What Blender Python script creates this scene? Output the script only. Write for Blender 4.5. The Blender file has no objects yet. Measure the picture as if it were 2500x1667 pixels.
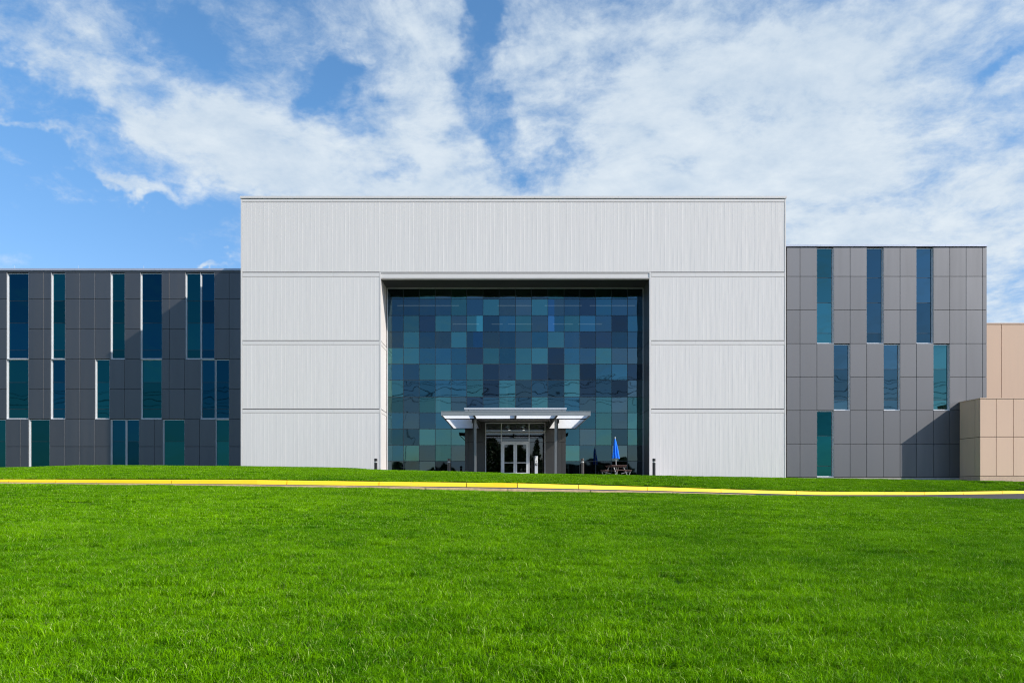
import bpy, math, random
import numpy as np
from mathutils import Vector, Matrix

random.seed(7)
rng = np.random.default_rng(7)
S = bpy.context.scene
COL = S.collection

# ------------------------------------------------------------------ camera
EYE = 1.6
F = 1680.0            # focal length in photo pixels (2500 wide) -> 24.2 mm
VX, VY = 1240.0, 1195.0
cam_d = bpy.data.cameras.new("camera")
cam_d.sensor_width = 36.0
cam_d.lens = F / 2500 * 36
cam_d.shift_x = (1250 - VX) / 2500
cam_d.shift_y = (VY - 833.5) / 2500
cam_d.clip_start = 0.1
cam_d.clip_end = 5000
cam = bpy.data.objects.new("camera", cam_d)
cam.location = (0, 0, EYE)
cam.rotation_euler = (math.pi / 2, 0, 0)
COL.objects.link(cam)
S.camera = cam

S.view_settings.view_transform = 'Standard'
S.view_settings.look = 'None'
S.view_settings.gamma = 1
S.view_settings.use_curve_mapping = False
S.view_settings.exposure = 0.30

S.render.engine = 'CYCLES'
S.cycles.use_denoising = True
S.cycles.denoising_prefilter = 'NONE'
S.cycles.denoising_input_passes = 'RGB_ALBEDO_NORMAL'
S.cycles.pixel_filter_type = 'BLACKMAN_HARRIS'
S.cycles.filter_width = 1.15
S.cycles.sample_clamp_indirect = 6.0

# ------------------------------------------------------------------ sun
SUN = Vector((1.92, -1.0, 1.39)).normalized()
sd = bpy.data.lights.new("sun", 'SUN')
sd.energy = 4.2
sd.angle = math.radians(0.5)
sd.color = (1.0, 0.935, 0.85)
so = bpy.data.objects.new("sun", sd)
so.rotation_euler = (-SUN).to_track_quat('-Z', 'Y').to_euler()
so.location = (40, -20, 40)
COL.objects.link(so)


# ------------------------------------------------------------------ node helpers
class NT:
    def __init__(self, tree):
        self.t = tree

    def n(self, typ, **kw):
        nd = self.t.nodes.new(typ)
        for k, v in kw.items():
            if k.startswith('i_'):
                nd.inputs[k[2:]].default_value = v
            else:
                setattr(nd, k, v)
        return nd

    def l(self, a, b):
        self.t.links.new(a, b)

    def put(self, sock, v):
        if isinstance(v, bpy.types.NodeSocket):
            self.l(v, sock)
        else:
            sock.default_value = v

    def m(self, op, a, b=0.0, c=None, clamp=False):
        nd = self.n('ShaderNodeMath', operation=op, use_clamp=clamp)
        self.put(nd.inputs[0], a)
        self.put(nd.inputs[1], b)
        if c is not None:
            self.put(nd.inputs[2], c)
        return nd.outputs[0]

    def vm(self, op, a, b=None, scale=None):
        nd = self.n('ShaderNodeVectorMath', operation=op)
        self.put(nd.inputs[0], a)
        if b is not None:
            self.put(nd.inputs[1], b)
        if scale is not None:
            self.put(nd.inputs[3], scale)
        return nd.outputs['Value'] if op in ('LENGTH', 'DOT_PRODUCT') else nd.outputs['Vector']

    def noise(self, vec, scale, detail=4, rough=0.5, dist=0.0, dims='3D'):
        nd = self.n('ShaderNodeTexNoise', noise_dimensions=dims)
        self.l(vec, nd.inputs['Vector'])
        nd.inputs['Scale'].default_value = scale
        nd.inputs['Detail'].default_value = detail
        nd.inputs['Roughness'].default_value = rough
        nd.inputs['Distortion'].default_value = dist
        return nd

    def rng(self, v, a, b, c=0.0, d=1.0, smooth=False):
        nd = self.n('ShaderNodeMapRange', interpolation_type='SMOOTHSTEP' if smooth else 'LINEAR')
        self.put(nd.inputs[0], v)
        for i, q in enumerate((a, b, c, d)):
            self.put(nd.inputs[1 + i], q)
        return nd.outputs[0]

    def mix(self, f, a, b, mode='MIX'):
        nd = self.n('ShaderNodeMix', data_type='RGBA', blend_type=mode)
        self.put(nd.inputs[0], f)
        for s, v in ((nd.inputs[6], a), (nd.inputs[7], b)):
            if isinstance(v, bpy.types.NodeSocket):
                self.l(v, s)
            else:
                s.default_value = (*v[:3], 1)
        return nd.outputs[2]

    def comb(self, x, y, z=0.0):
        nd = self.n('ShaderNodeCombineXYZ')
        self.put(nd.inputs[0], x)
        self.put(nd.inputs[1], y)
        self.put(nd.inputs[2], z)
        return nd.outputs[0]


# ------------------------------------------------------------------ world
world = bpy.data.worlds.new("World")
S.world = world
world.use_nodes = True
wt = world.node_tree
wt.nodes.clear()
W = NT(wt)
out = W.n('ShaderNodeOutputWorld')
bg = W.n('ShaderNodeBackground')
bg.inputs['Strength'].default_value = 0.1
W.l(bg.outputs[0], out.inputs[0])
sky = W.n('ShaderNodeTexSky', sky_type='NISHITA')
sky.sun_disc = False
sky.sun_elevation = math.asin(SUN.z)
sky.sun_rotation = math.atan2(SUN.x, SUN.y)
sky.air_density = 1.0
sky.dust_density = 0.6
sky.ozone_density = 1.6
hs = W.n('ShaderNodeHueSaturation')
hs.inputs['Hue'].default_value = 0.497
hs.inputs['Saturation'].default_value = 1.08
hs.inputs['Value'].default_value = 1.0
W.l(sky.outputs[0], hs.inputs['Color'])
tc = W.n('ShaderNodeTexCoord')
D = tc.outputs['Generated']
sx = W.n('ShaderNodeSeparateXYZ')
W.l(D, sx.inputs[0])
dx, dy, dz = sx.outputs
yy = W.m('MAXIMUM', dy, 0.12)
u = W.m('DIVIDE', dx, yy)
v = W.m('DIVIDE', dz, yy)
uv = W.comb(u, v)
# cloud sheet coordinates (a plane overhead)
zz = W.m('ADD', W.m('MAXIMUM', dz, 0.0), 0.16)
pl = W.comb(W.m('DIVIDE', dx, zz), W.m('DIVIDE', dy, zz))
warp = W.noise(pl, 0.9, 4, 0.55)
wv = W.vm('SUBTRACT', warp.outputs['Color'], (0.5, 0.5, 0.5))
uvw_n = W.noise(uv, 3.2, 6, 0.6)
uvw = W.vm('ADD', uv, W.vm('SCALE', W.vm('SUBTRACT', uvw_n.outputs['Color'], (0.5, 0.5, 0.5)), scale=0.34))


def blob(px, py, rx, ry, ang, w):
    """a soft bank of cloud (w>0) or clear sky (w<0) in a given compass direction/elevation"""
    mp = W.n('ShaderNodeMapping', vector_type='TEXTURE')
    mp.inputs['Location'].default_value = ((px - VX) / F, (VY - py) / F, 0)
    mp.inputs['Rotation'].default_value = (0, 0, math.radians(ang))
    mp.inputs['Scale'].default_value = (rx / F, ry / F, 1)
    W.l(uvw, mp.inputs['Vector'])
    ln = W.vm('LENGTH', mp.outputs[0])
    return W.m('MULTIPLY', W.rng(ln, 0.25, 1.25, 1, 0, True), w)


blobs = [
    (700, 470, 560, 200, -8, 0.62),      # main bright bank over the block, left
    (480, 330, 620, 120, -38, 0.42),     # long streak to the upper left
    (1080, 280, 230, 330, 10, 0.50),
    (850, 60, 330, 110, 0, 0.12),
    (620, 150, 330, 70, -60, 0.20),
    (200, 170, 330, 46, -46, 0.30),
    (60, 420, 200, 22, -20, 0.22),
    (1750, 330, 620, 520, 0, 0.72),      # right hand sheet
    (2350, 480, 620, 400, 10, 0.55),
    (2200, 60, 520, 160, 15, 0.34),
    (1320, 110, 120, 120, 0, 0.38),
    (1500, 500, 420, 120, 0, 0.35),
    (1150, 60, 50, 180, -4, -0.42),      # blue valley
    (1225, 270, 62, 180, 28, -0.46),
    (1360, 400, 95, 70, 0, -0.42),
    (1370, 190, 100, 50, 15, -0.22),
    (800, 215, 120, 60, 12, -0.38),
    (420, 60, 300, 90, -12, -0.26),
    (960, 425, 75, 36, -20, -0.45),
    (140, 520, 520, 260, -38, -0.44),    # clear lower left
    (470, 620, 420, 130, 0, -0.35),
    (2460, 170, 130, 30, 30, -0.26),
    (2200, 420, 330, 60, 22, -0.22),
    (1980, 540, 300, 50, 20, -0.20),
    (330, 480, 130, 24, -30, 0.50),
    (160, 345, 150, 26, -30, 0.52),
    (60, 215, 110, 40, -60, 0.40),
    (455, 650, 120, 14, 3, 0.85),
]
cov = None
for b in blobs:
    s = blob(*b)
    cov = s if cov is None else W.m('ADD', cov, s)
front = W.rng(dy, 0.1, 0.3, 0, 1, True)
cov = W.m('ADD', W.m('MULTIPLY', cov, front), W.m('MULTIPLY', W.m('SUBTRACT', 1.0, front), -0.08))
# streaky fine structure
mp = W.n('ShaderNodeMapping')
mp.inputs['Rotation'].default_value = (0, 0, math.radians(35))
mp.inputs['Scale'].default_value = (1.0, 0.34, 1)
W.l(W.vm('ADD', pl, W.vm('SCALE', wv, scale=0.9)), mp.inputs['Vector'])
f1 = W.noise(mp.outputs[0], 1.9, 9, 0.64, 0.7)
f2 = W.noise(W.vm('ADD', pl, W.vm('SCALE', wv, scale=0.3)), 9.0, 7, 0.64)
mp3 = W.n('ShaderNodeMapping')
mp3.inputs['Rotation'].default_value = (0, 0, math.radians(38))
mp3.inputs['Scale'].default_value = (0.42, 1.25, 1)
W.l(uvw, mp3.inputs['Vector'])
f3 = W.noise(mp3.outputs[0], 8.0, 8, 0.66, 0.5)
ff = W.m('ADD', W.m('MULTIPLY', f1.outputs[0], 0.36),
         W.m('ADD', W.m('MULTIPLY', f2.outputs[0], 0.36), W.m('MULTIPLY', f3.outputs[0], 0.28)))
dens = W.m('ADD', W.m('MULTIPLY', W.m('SUBTRACT', ff, 0.5), 3.9), cov)
dens = W.rng(dens, -0.24, 0.80, 0.0, 0.95, True)
shade = W.rng(W.m('ADD', f2.outputs[0], W.m('MULTIPLY', v, -0.5)), 0.0, 0.55, 0, 1)
ccol = W.mix(shade, (4.35, 5.35, 6.5), (6.6, 7.2, 7.65))
hz = W.rng(dz, 0.0, 0.45, 0.0, 1.0)
skyc = W.mix(hz, (1.05, 1.00, 1.18), (1.12, 1.50, 1.72))
skyt = W.mix(1.0, hs.outputs[0], skyc, 'MULTIPLY')
fin = W.mix(dens, skyt, ccol)
W.l(fin, bg.inputs['Color'])


# ------------------------------------------------------------------ materials
def mat(name):
    m = bpy.data.materials.new(name)
    m.use_nodes = True
    nt = m.node_tree
    nt.nodes.clear()
    N = NT(nt)
    o = N.n('ShaderNodeOutputMaterial')
    return m, N, o


def pbr(name, col, rough=0.5, metal=0.0, var=0.06, vscale=3.0, bump=0.0, bscale=40.0,
        spec=0.5, tone=False, streak=False):
    m, N, o = mat(name)
    p = N.n('ShaderNodeBsdfPrincipled')
    p.inputs['Metallic'].default_value = metal
    p.inputs['Specular IOR Level'].default_value = spec
    g = N.n('ShaderNodeNewGeometry')
    pos = g.outputs['Position']
    if streak:
        mpn = N.n('ShaderNodeMapping')
        mpn.inputs['Scale'].default_value = (2.5, 2.5, 0.18)
        N.l(pos, mpn.inputs['Vector'])
        pos2 = mpn.outputs[0]
    else:
        pos2 = pos
    nz = N.noise(pos2, vscale, 5, 0.6)
    lo = tuple(max(0, c * (1 - var)) for c in col)
    hi = tuple(c * (1 + var) for c in col)
    c = N.mix(N.rng(nz.outputs[0], 0.3, 0.7), lo, hi)
    if tone:
        a = N.n('ShaderNodeAttribute', attribute_name='tone')
        c = N.mix(1.0, c, a.outputs['Color'], 'MULTIPLY')
    N.l(c, p.inputs['Base Color'])
    N.l(N.rng(nz.outputs[0], 0.3, 0.7, rough * 0.92, min(1, rough * 1.08)), p.inputs['Roughness'])
    if bump:
        b = N.n('ShaderNodeBump')
        b.inputs['Strength'].default_value = 1
        b.inputs['Distance'].default_value = bump
        bn = N.noise(pos, bscale, 4, 0.6)
        N.l(bn.outputs[0], b.inputs['Height'])
        N.l(b.outputs[0], p.inputs['Normal'])
    N.l(p.outputs[0], o.inputs[0])
    return m


M = {}
M['white_metal'] = pbr('white_metal', (0.70, 0.66, 0.635), 0.42, 0.0, 0.018, 1.0, streak=True, tone=True)
M['white_trim'] = pbr('white_trim', (0.675, 0.637, 0.615), 0.45, 0.0, 0.02, 1.0)
M['alu'] = pbr('alu', (0.62, 0.63, 0.65), 0.38, 0.35, 0.03, 2.0)
M['alu_dim'] = pbr('alu_dim', (0.33, 0.33, 0.33), 0.4, 0.5, 0.04, 2.0)
M['coping'] = pbr('coping', (0.46, 0.48, 0.56), 0.4, 0.4, 0.04, 1.0)
M['gray_panel'] = pbr('gray_panel', (0.165, 0.165, 0.175), 0.60, 1.0, 0.03, 0.8, tone=True, streak=True)
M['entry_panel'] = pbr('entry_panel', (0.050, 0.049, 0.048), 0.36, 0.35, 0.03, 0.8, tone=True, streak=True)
M['post_metal'] = pbr('post_metal', (0.20, 0.20, 0.20), 0.35, 0.5, 0.05, 2.0)
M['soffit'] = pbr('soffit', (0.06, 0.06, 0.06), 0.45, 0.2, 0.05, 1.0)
M['reveal'] = pbr('reveal', (0.10, 0.098, 0.095), 0.4, 0.2, 0.05, 1.0, streak=True)  # right-hand side of the opening only, its shade put into the dark colour
M['dark'] = pbr('dark', (0.015, 0.015, 0.017), 0.7, 0.0, 0.1, 2.0)
M['joint'] = pbr('joint', (0.03, 0.03, 0.034), 0.8, 0.0, 0.1, 2.0)
M['mullion'] = pbr('mullion', (0.025, 0.035, 0.042), 0.4, 0.3, 0.1, 2.0)
M['beige'] = pbr('beige', (0.66, 0.455, 0.325), 0.75, 0.0, 0.035, 0.7, bump=0.003, bscale=30, tone=True, streak=True)
M['beige_joint'] = pbr('beige_joint', (0.10, 0.06, 0.04), 0.85, 0.0, 0.1, 2.0)
M['beige_conc'] = pbr('beige_conc', (0.58, 0.41, 0.29), 0.9, 0.0, 0.13, 6.0, bump=0.006, bscale=60)
M['concrete'] = pbr('concrete', (0.36, 0.33, 0.29), 0.9, 0.0, 0.18, 5.0, bump=0.006, bscale=80)
M['tan_kerb'] = pbr('tan_kerb', (0.64, 0.43, 0.26), 0.9, 0.0, 0.25, 5.0, bump=0.008, bscale=60)
M['asphalt'] = pbr('asphalt', (0.060, 0.052, 0.055), 0.88, 0.0, 0.2, 3.0, bump=0.006, bscale=120)
M['black'] = pbr('black', (0.014, 0.014, 0.015), 0.35, 0.0, 0.15, 5.0)
M['bronze'] = pbr('bronze', (0.085, 0.075, 0.068), 0.38, 0.5, 0.1, 5.0)
M['lens'] = pbr('lens', (0.55, 0.55, 0.53), 0.3, 0.0, 0.05, 5.0)
M['wood'] = pbr('wood', (0.080, 0.036, 0.028), 0.7, 0.0, 0.3, 14.0, bump=0.003, bscale=60)
M['pole_wood'] = pbr('pole_wood', (0.09, 0.06, 0.04), 0.85, 0.0, 0.3, 6.0)
M['steel'] = pbr('steel', (0.50, 0.50, 0.50), 0.4, 0.7, 0.1, 6.0)
M['plate'] = pbr('plate', (0.75, 0.75, 0.74), 0.5, 0.0, 0.03, 6.0)
M['bark'] = pbr('bark', (0.07, 0.05, 0.035), 0.9, 0.0, 0.3, 8.0, bump=0.02, bscale=20)
M['interior'] = pbr('interior', (0.02, 0.02, 0.02), 0.8, 0.0, 0.1, 2.0)
M['int_floor'] = pbr('int_floor', (0.03, 0.03, 0.03), 0.5, 0.0, 0.1, 2.0)


def blue_fabric():
    m, N, o = mat('blue_fabric')
    p = N.n('ShaderNodeBsdfPrincipled')
    p.inputs['Base Color'].default_value = (0.004, 0.20, 0.86, 1)
    p.inputs['Roughness'].default_value = 0.75
    g = N.n('ShaderNodeNewGeometry')
    nz = N.noise(g.outputs['Position'], 30, 3, 0.5)
    N.l(N.mix(nz.outputs[0], (0.003, 0.165, 0.78), (0.006, 0.235, 0.93)), p.inputs['Base Color'])
    N.l(p.outputs[0], o.inputs[0])
    return m


M['blue'] = blue_fabric()


def yellow():
    m, N, o = mat('yellow_paint')
    p = N.n('ShaderNodeBsdfPrincipled')
    g = N.n('ShaderNodeNewGeometry')
    pos = g.outputs['Position']
    big = N.noise(pos, 0.22, 3, 0.5)
    c = N.mix(N.rng(big.outputs[0], 0.42, 0.62), (1.0, 0.66, 0.002), (1.0, 0.70, 0.02))
    st = N.noise(pos, 0.9, 4, 0.6)
    c = N.mix(N.rng(st.outputs[0], 0.63, 0.78), c, (0.95, 0.56, 0.004))
    chip = N.noise(pos, 9, 6, 0.7)
    c = N.mix(N.rng(chip.outputs[0], 0.635, 0.67), c, (0.45, 0.33, 0.2))
    N.l(c, p.inputs['Base Color'])
    p.inputs['Roughness'].default_value = 0.6
    b = N.n('ShaderNodeBump')
    b.inputs['Distance'].default_value = 0.004
    bn = N.noise(pos, 50, 4, 0.6)
    N.l(bn.outputs[0], b.inputs['Height'])
    N.l(b.outputs[0], p.inputs['Normal'])
    N.l(p.outputs[0], o.inputs[0])
    return m


M['yellow'] = yellow()


def glass_mat(name, wave=0.0035, wscale=0.55, rough=0.02, mul=1.0, see=0.0):
    """coated architectural glass: tinted mirror coat, tint stored per pane"""
    m, N, o = mat(name)
    p = N.n('ShaderNodeBsdfPrincipled')
    p.inputs['Metallic'].default_value = 1.0
    p.inputs['Roughness'].default_value = rough
    a = N.n('ShaderNodeAttribute', attribute_name='tone')
    c = N.mix(1.0, a.outputs['Color'], (mul, mul, mul), 'MULTIPLY')
    N.l(c, p.inputs['Base Color'])
    g = N.n('ShaderNodeNewGeometry')
    b = N.n('ShaderNodeBump')
    b.inputs['Strength'].default_value = 1.0
    b.inputs['Distance'].default_value = wave
    bn = N.noise(g.outputs['Position'], wscale, 0.6, 0.4, 0.3)
    N.l(bn.outputs[0], b.inputs['Height'])
    N.l(b.outputs[0], p.inputs['Normal'])
    if see > 0:
        t = N.n('ShaderNodeBsdfTransparent')
        N.l(N.mix(0.55, a.outputs['Color'], (0.75, 0.9, 0.9)), t.inputs[0])
        mx = N.n('ShaderNodeMixShader')
        mx.inputs[0].default_value = see
        N.l(p.outputs[0], mx.inputs[1])
        N.l(t.outputs[0], mx.inputs[2])
        N.l(mx.outputs[0], o.inputs[0])
    else:
        N.l(p.outputs[0], o.inputs[0])
    return m


M['glass'] = glass_mat('curtain_glass', 0.0085, 0.8, see=0.18)
M['glass_w'] = glass_mat('wing_glass', 0.008, 0.7)


def door_glass():
    m, N, o = mat('door_glass')
    t = N.n('ShaderNodeBsdfTransparent')
    t.inputs[0].default_value = (0.5, 0.52, 0.52, 1)
    gl = N.n('ShaderNodeBsdfGlossy')
    gl.inputs['Roughness'].default_value = 0.02
    gl.inputs['Color'].default_value = (0.9, 0.95, 1, 1)
    mx = N.n('ShaderNodeMixShader')
    mx.inputs[0].default_value = 0.10
    N.l(t.outputs[0], mx.inputs[1])
    N.l(gl.outputs[0], mx.inputs[2])
    N.l(mx.outputs[0], o.inputs[0])
    return m


M['door_glass'] = door_glass()


def frosted():
    m, N, o = mat('frosted_panel')
    t = N.n('ShaderNodeBsdfTranslucent')
    t.inputs[0].default_value = (0.90, 0.90, 0.90, 1)
    d = N.n('ShaderNodeBsdfDiffuse')
    d.inputs[0].default_value = (0.80, 0.80, 0.80, 1)
    mx = N.n('ShaderNodeMixShader')
    mx.inputs[0].default_value = 0.22
    N.l(t.outputs[0], mx.inputs[1])
    N.l(d.outputs[0], mx.inputs[2])
    N.l(mx.outputs[0], o.inputs[0])
    return m


M['frosted'] = frosted()


def emis(name, col, st):
    m, N, o = mat(name)
    e = N.n('ShaderNodeEmission')
    e.inputs[0].default_value = (*col, 1)
    e.inputs[1].default_value = st
    N.l(e.outputs[0], o.inputs[0])
    return m


M['room'] = pbr('room', (0.05, 0.055, 0.06), 0.8, 0.0, 0.1, 2.0)
M['tube_light'] = emis('tube_light', (0.95, 1, 1), 0.38)
M['lamp'] = emis('downlight', (1, 0.95, 0.9), 1.6)


def grass_mats():
    def field(N):
        g = N.n('ShaderNodeNewGeometry')
        pos = g.outputs['Position']
        a = N.noise(pos, 0.16, 4, 0.55).outputs[0]
        b = N.noise(pos, 0.9, 4, 0.6).outputs[0]
        c = N.noise(pos, 3.2, 3, 0.6).outputs[0]
        return pos, a, b, c
    # soil / thatch under the blades
    m, N, o = mat('turf_base')
    pos, a, b, c = field(N)
    p = N.n('ShaderNodeBsdfPrincipled')
    p.inputs['Roughness'].default_value = 0.95
    p.inputs['Specular IOR Level'].default_value = 0.1
    fine = N.noise(pos, 60, 4, 0.7).outputs[0]
    cc = N.mix(N.rng(fine, 0.35, 0.65), (0.008, 0.025, 0.001), (0.03, 0.085, 0.002))
    N.l(cc, p.inputs['Base Color'])
    N.l(p.outputs[0], o.inputs[0])
    # blades
    m2, N, o = mat('grass_blade')
    pos, a, b, c = field(N)
    at = N.n('ShaderNodeAttribute', attribute_name='tone')
    sp = N.n('ShaderNodeSeparateColor')
    N.l(at.outputs['Color'], sp.inputs[0])
    r, pale_glint = sp.outputs[0], sp.outputs[1]
    deep = N.mix(r, (0.013, 0.085, 0.0005), (0.110, 0.335, 0.001))
    lite = N.mix(r, (0.070, 0.215, 0.0008), (0.36, 0.68, 0.002))
    f = N.m('ADD', N.m('MULTIPLY', a, 0.7), N.m('ADD', N.m('MULTIPLY', b, 0.75), N.m('MULTIPLY', c, 0.55)))
    f = N.rng(f, 0.74, 1.26)
    col = N.mix(f, deep, lite)
    col = N.mix(pale_glint, col, (0.60, 0.70, 0.22))  # scattered pale blades, their colour also painting in sun highlights
    p = N.n('ShaderNodeBsdfPrincipled')
    N.l(col, p.inputs['Base Color'])
    p.inputs['Roughness'].default_value = 0.5
    p.inputs['Specular IOR Level'].default_value = 0.04
    t = N.n('ShaderNodeBsdfTranslucent')
    N.l(N.mix(1.0, col, (1.35, 1.3, 0.2), 'MULTIPLY'), t.inputs[0])
    mx = N.n('ShaderNodeMixShader')
    mx.inputs[0].default_value = 0.20
    N.l(p.outputs[0], mx.inputs[1])
    N.l(t.outputs[0], mx.inputs[2])
    N.l(mx.outputs[0], o.inputs[0])
    # leaves of the trees
    m3, N, o = mat('leaves')
    g = N.n('ShaderNodeNewGeometry')
    p = N.n('ShaderNodeBsdfPrincipled')
    rn = N.noise(g.outputs['Position'], 2.0, 3, 0.6)
    N.l(N.mix(rn.outputs[0], (0.025, 0.06, 0.012), (0.08, 0.14, 0.03)), p.inputs['Base Color'])
    p.inputs['Roughness'].default_value = 0.6
    N.l(p.outputs[0], o.inputs[0])
    return m, m2, m3


M['turf'], M['blade'], M['leaves'] = grass_mats()


# ------------------------------------------------------------------ mesh helpers
class MB:
    def __init__(self):
        self.v, self.f, self.mi, self.tone = [], [], [], []

    def quad(self, a, b, c, d, mi=0, tone=(1, 1, 1)):
        n = len(self.v)
        self.v += [a, b, c, d]
        self.f.append((n, n + 1, n + 2, n + 3))
        self.mi.append(mi)
        self.tone.append(tone)

    def poly(self, pts, mi=0, tone=(1, 1, 1)):
        n = len(self.v)
        self.v += list(pts)
        self.f.append(tuple(range(n, n + len(pts))))
        self.mi.append(mi)
        self.tone.append(tone)

    def box(self, x0, x1, y0, y1, z0, z1, mi=0, tone=(1, 1, 1), bevel=0.0, M4=None):
        if bevel > 0:
            return self.bbox(x0, x1, y0, y1, z0, z1, mi, tone, bevel, M4)
        n = len(self.v)
        vs = [(x0, y0, z0), (x1, y0, z0), (x1, y1, z0), (x0, y1, z0),
              (x0, y0, z1), (x1, y0, z1), (x1, y1, z1), (x0, y1, z1)]
        if M4 is not None:
            vs = [tuple(M4 @ Vector(q)) for q in vs]
        self.v += vs
        for q in ((0, 1, 5, 4), (1, 2, 6, 5), (2, 3, 7, 6), (3, 0, 4, 7), (4, 5, 6, 7), (3, 2, 1, 0)):
            self.f.append(tuple(n + i for i in q))
            self.mi.append(mi)
            self.tone.append(tone)

    def bbox(self, x0, x1, y0, y1, z0, z1, mi, tone, b, M4=None):
        """box with a chamfered front (the face at y0) as a real cladding panel has"""
        n = len(self.v)
        yb = y0 + b
        vs = [(x0, y1, z0), (x1, y1, z0), (x1, y1, z1), (x0, y1, z1),
              (x0, yb, z0), (x1, yb, z0), (x1, yb, z1), (x0, yb, z1),
              (x0 + b, y0, z0 + b), (x1 - b, y0, z0 + b), (x1 - b, y0, z1 - b), (x0 + b, y0, z1 - b)]
        if M4 is not None:
            vs = [tuple(M4 @ Vector(q)) for q in vs]
        self.v += vs
        fs = [(8, 9, 10, 11), (4, 5, 9, 8), (5, 6, 10, 9), (6, 7, 11, 10), (7, 4, 8, 11),
              (0, 1, 5, 4), (1, 2, 6, 5), (2, 3, 7, 6), (3, 0, 4, 7), (0, 3, 2, 1)]
        for q in fs:
            self.f.append(tuple(n + i for i in q))
            self.mi.append(mi)
            self.tone.append(tone)

    def tube(self, p0, p1, r0, r1=None, seg=12, mi=0, caps=True, tone=(1, 1, 1)):
        r1 = r0 if r1 is None else r1
        p0, p1 = Vector(p0), Vector(p1)
        d = (p1 - p0).normalized()
        a = d.orthogonal().normalized()
        b = d.cross(a)
        n = len(self.v)
        for p, r in ((p0, r0), (p1, r1)):
            for i in range(seg):
                t = 2 * math.pi * i / seg
                self.v.append(tuple(p + (a * math.cos(t) + b * math.sin(t)) * r))
        for i in range(seg):
            j = (i + 1) % seg
            self.f.append((n + i, n + j, n + seg + j, n + seg + i))
            self.mi.append(mi)
            self.tone.append(tone)
        if caps:
            self.f.append(tuple(n + i for i in range(seg))[::-1])
            self.f.append(tuple(n + seg + i for i in range(seg)))
            self.mi += [mi, mi]
            self.tone += [tone, tone]

    def lathe(self, prof, cx, cy, seg=20, mi=0):
        n = len(self.v)
        for r, z in prof:
            for i in range(seg):
                t = 2 * math.pi * i / seg
                self.v.append((cx + r * math.cos(t), cy + r * math.sin(t), z))
        for k in range(len(prof) - 1):
            for i in range(seg):
                j = (i + 1) % seg
                self.f.append((n + k * seg + i, n + k * seg + j, n + (k + 1) * seg + j, n + (k + 1) * seg + i))
                self.mi.append(mi)
                self.tone.append((1, 1, 1))
        self.f.append(tuple(n + (len(prof) - 1) * seg + i for i in range(seg)))
        self.mi.append(mi)
        self.tone.append((1, 1, 1))

    def build(self, name, mats, parent=None, smooth=False, **props):
        me = bpy.data.meshes.new(name)
        org = Vector((0, 0, 0))
        if parent is not None:
            org = parent.matrix_basis.translation.copy()
            q = parent.parent
            while q is not None:
                org += q.matrix_basis.translation
                q = q.parent
        vs = [(a - org.x, b - org.y, c - org.z) for a, b, c in self.v]
        me.from_pydata(vs, [], self.f)
        if not isinstance(mats, (list, tuple)):
            mats = [mats]
        for m in mats:
            me.materials.append(m)
        me.polygons.foreach_set('material_index', self.mi)
        if smooth:
            me.polygons.foreach_set('use_smooth', [True] * len(self.f))
        ca = me.color_attributes.new('tone', 'FLOAT_COLOR', 'CORNER')
        arr = []
        for f, t in zip(self.f, self.tone):
            arr += [t[0], t[1], t[2], 1.0] * len(f)
        ca.data.foreach_set('color', arr)
        me.update()
        o = bpy.data.objects.new(name, me)
        COL.objects.link(o)
        if parent is not None:
            o.parent = parent
        for k, val in props.items():
            o[k] = val
        return o


def thing(name, label, cat, loc=(0, 0, 0), group=None):
    o = bpy.data.objects.new(name, None)
    o.empty_display_size = 0.3
    COL.objects.link(o)
    o.location = loc
    o['label'] = label
    o['category'] = cat
    if group:
        o['group'] = group
    return o


def X(px, Y):
    return (px - VX) / F * Y


def Z(py, Y):
    return EYE + (VY - py) / F * Y


def tn(a=0.05):
    k = 1 + random.uniform(-a, a)
    return (k, k, k)


# ------------------------------------------------------------------ terrain lines (surveyed as X, Y, Z)
YE = 25.0
GH = 0.035     # sightline allowance for the height of the grass


def line(tab, Yf):
    xs, ys, zs = [], [], []
    for px, py in tab:
        Y = Yf(px)
        xs.append(X(px, Y)); ys.append(Y); zs.append(Z(py, Y))
    return np.array(xs), np.array(ys), np.array(zs)


def ip(tab, x):
    return np.interp(x, [a for a, b in tab], [b for a, b in tab])


lawn_edge = line([(-300, 1174), (0, 1178), (235, 1180.5), (500, 1182.5), (620, 1185), (900, 1189), (1260, 1198), (1620, 1201.5),
                  (1860, 1207), (2000, 1208.5), (2250, 1211), (2330, 1214), (2500, 1217), (3000, 1228)], lambda p: YE)
strip_top = line([(-300, 1175), (0, 1177.5), (235, 1179.8), (500, 1182), (620, 1183.7), (900, 1186.7), (1260, 1193), (1620, 1200),
                  (1860, 1207.6), (2000, 1210), (2250, 1212), (2330, 1214.5), (2500, 1217), (3000, 1228)], lambda p: YE + 0.1)
yk = lambda p: float(ip([(-300, 29.6), (0, 29.6), (620, 29.6), (1260, 31), (1620, 34), (2000, 38), (2500, 44), (3000, 52)], p))
kerb_bot = line([(-300, 1172), (0, 1176.5), (620, 1181.5), (900, 1185), (1260, 1189.5), (1620, 1197.5), (1860, 1204),
                 (2000, 1207.6), (2250, 1207.5), (2500, 1204.4), (3000, 1199)], yk)
kerb_top = line([(-300, 1168), (0, 1169.8), (300, 1170.3), (620, 1171), (900, 1175), (1260, 1179), (1620, 1189), (1860, 1196.6),
                 (2000, 1199.7), (2250, 1201), (2500, 1197.8), (3000, 1192)], yk)
yr = lambda p: float(ip([(-300, 46), (0, 45.5), (250, 44), (900, 44), (1020, 38.5), (1500, 38.5), (1640, 42), (1900, 50.3), (2345, 50.3), (2400, 48.6), (3000, 48.6)], p))
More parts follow.
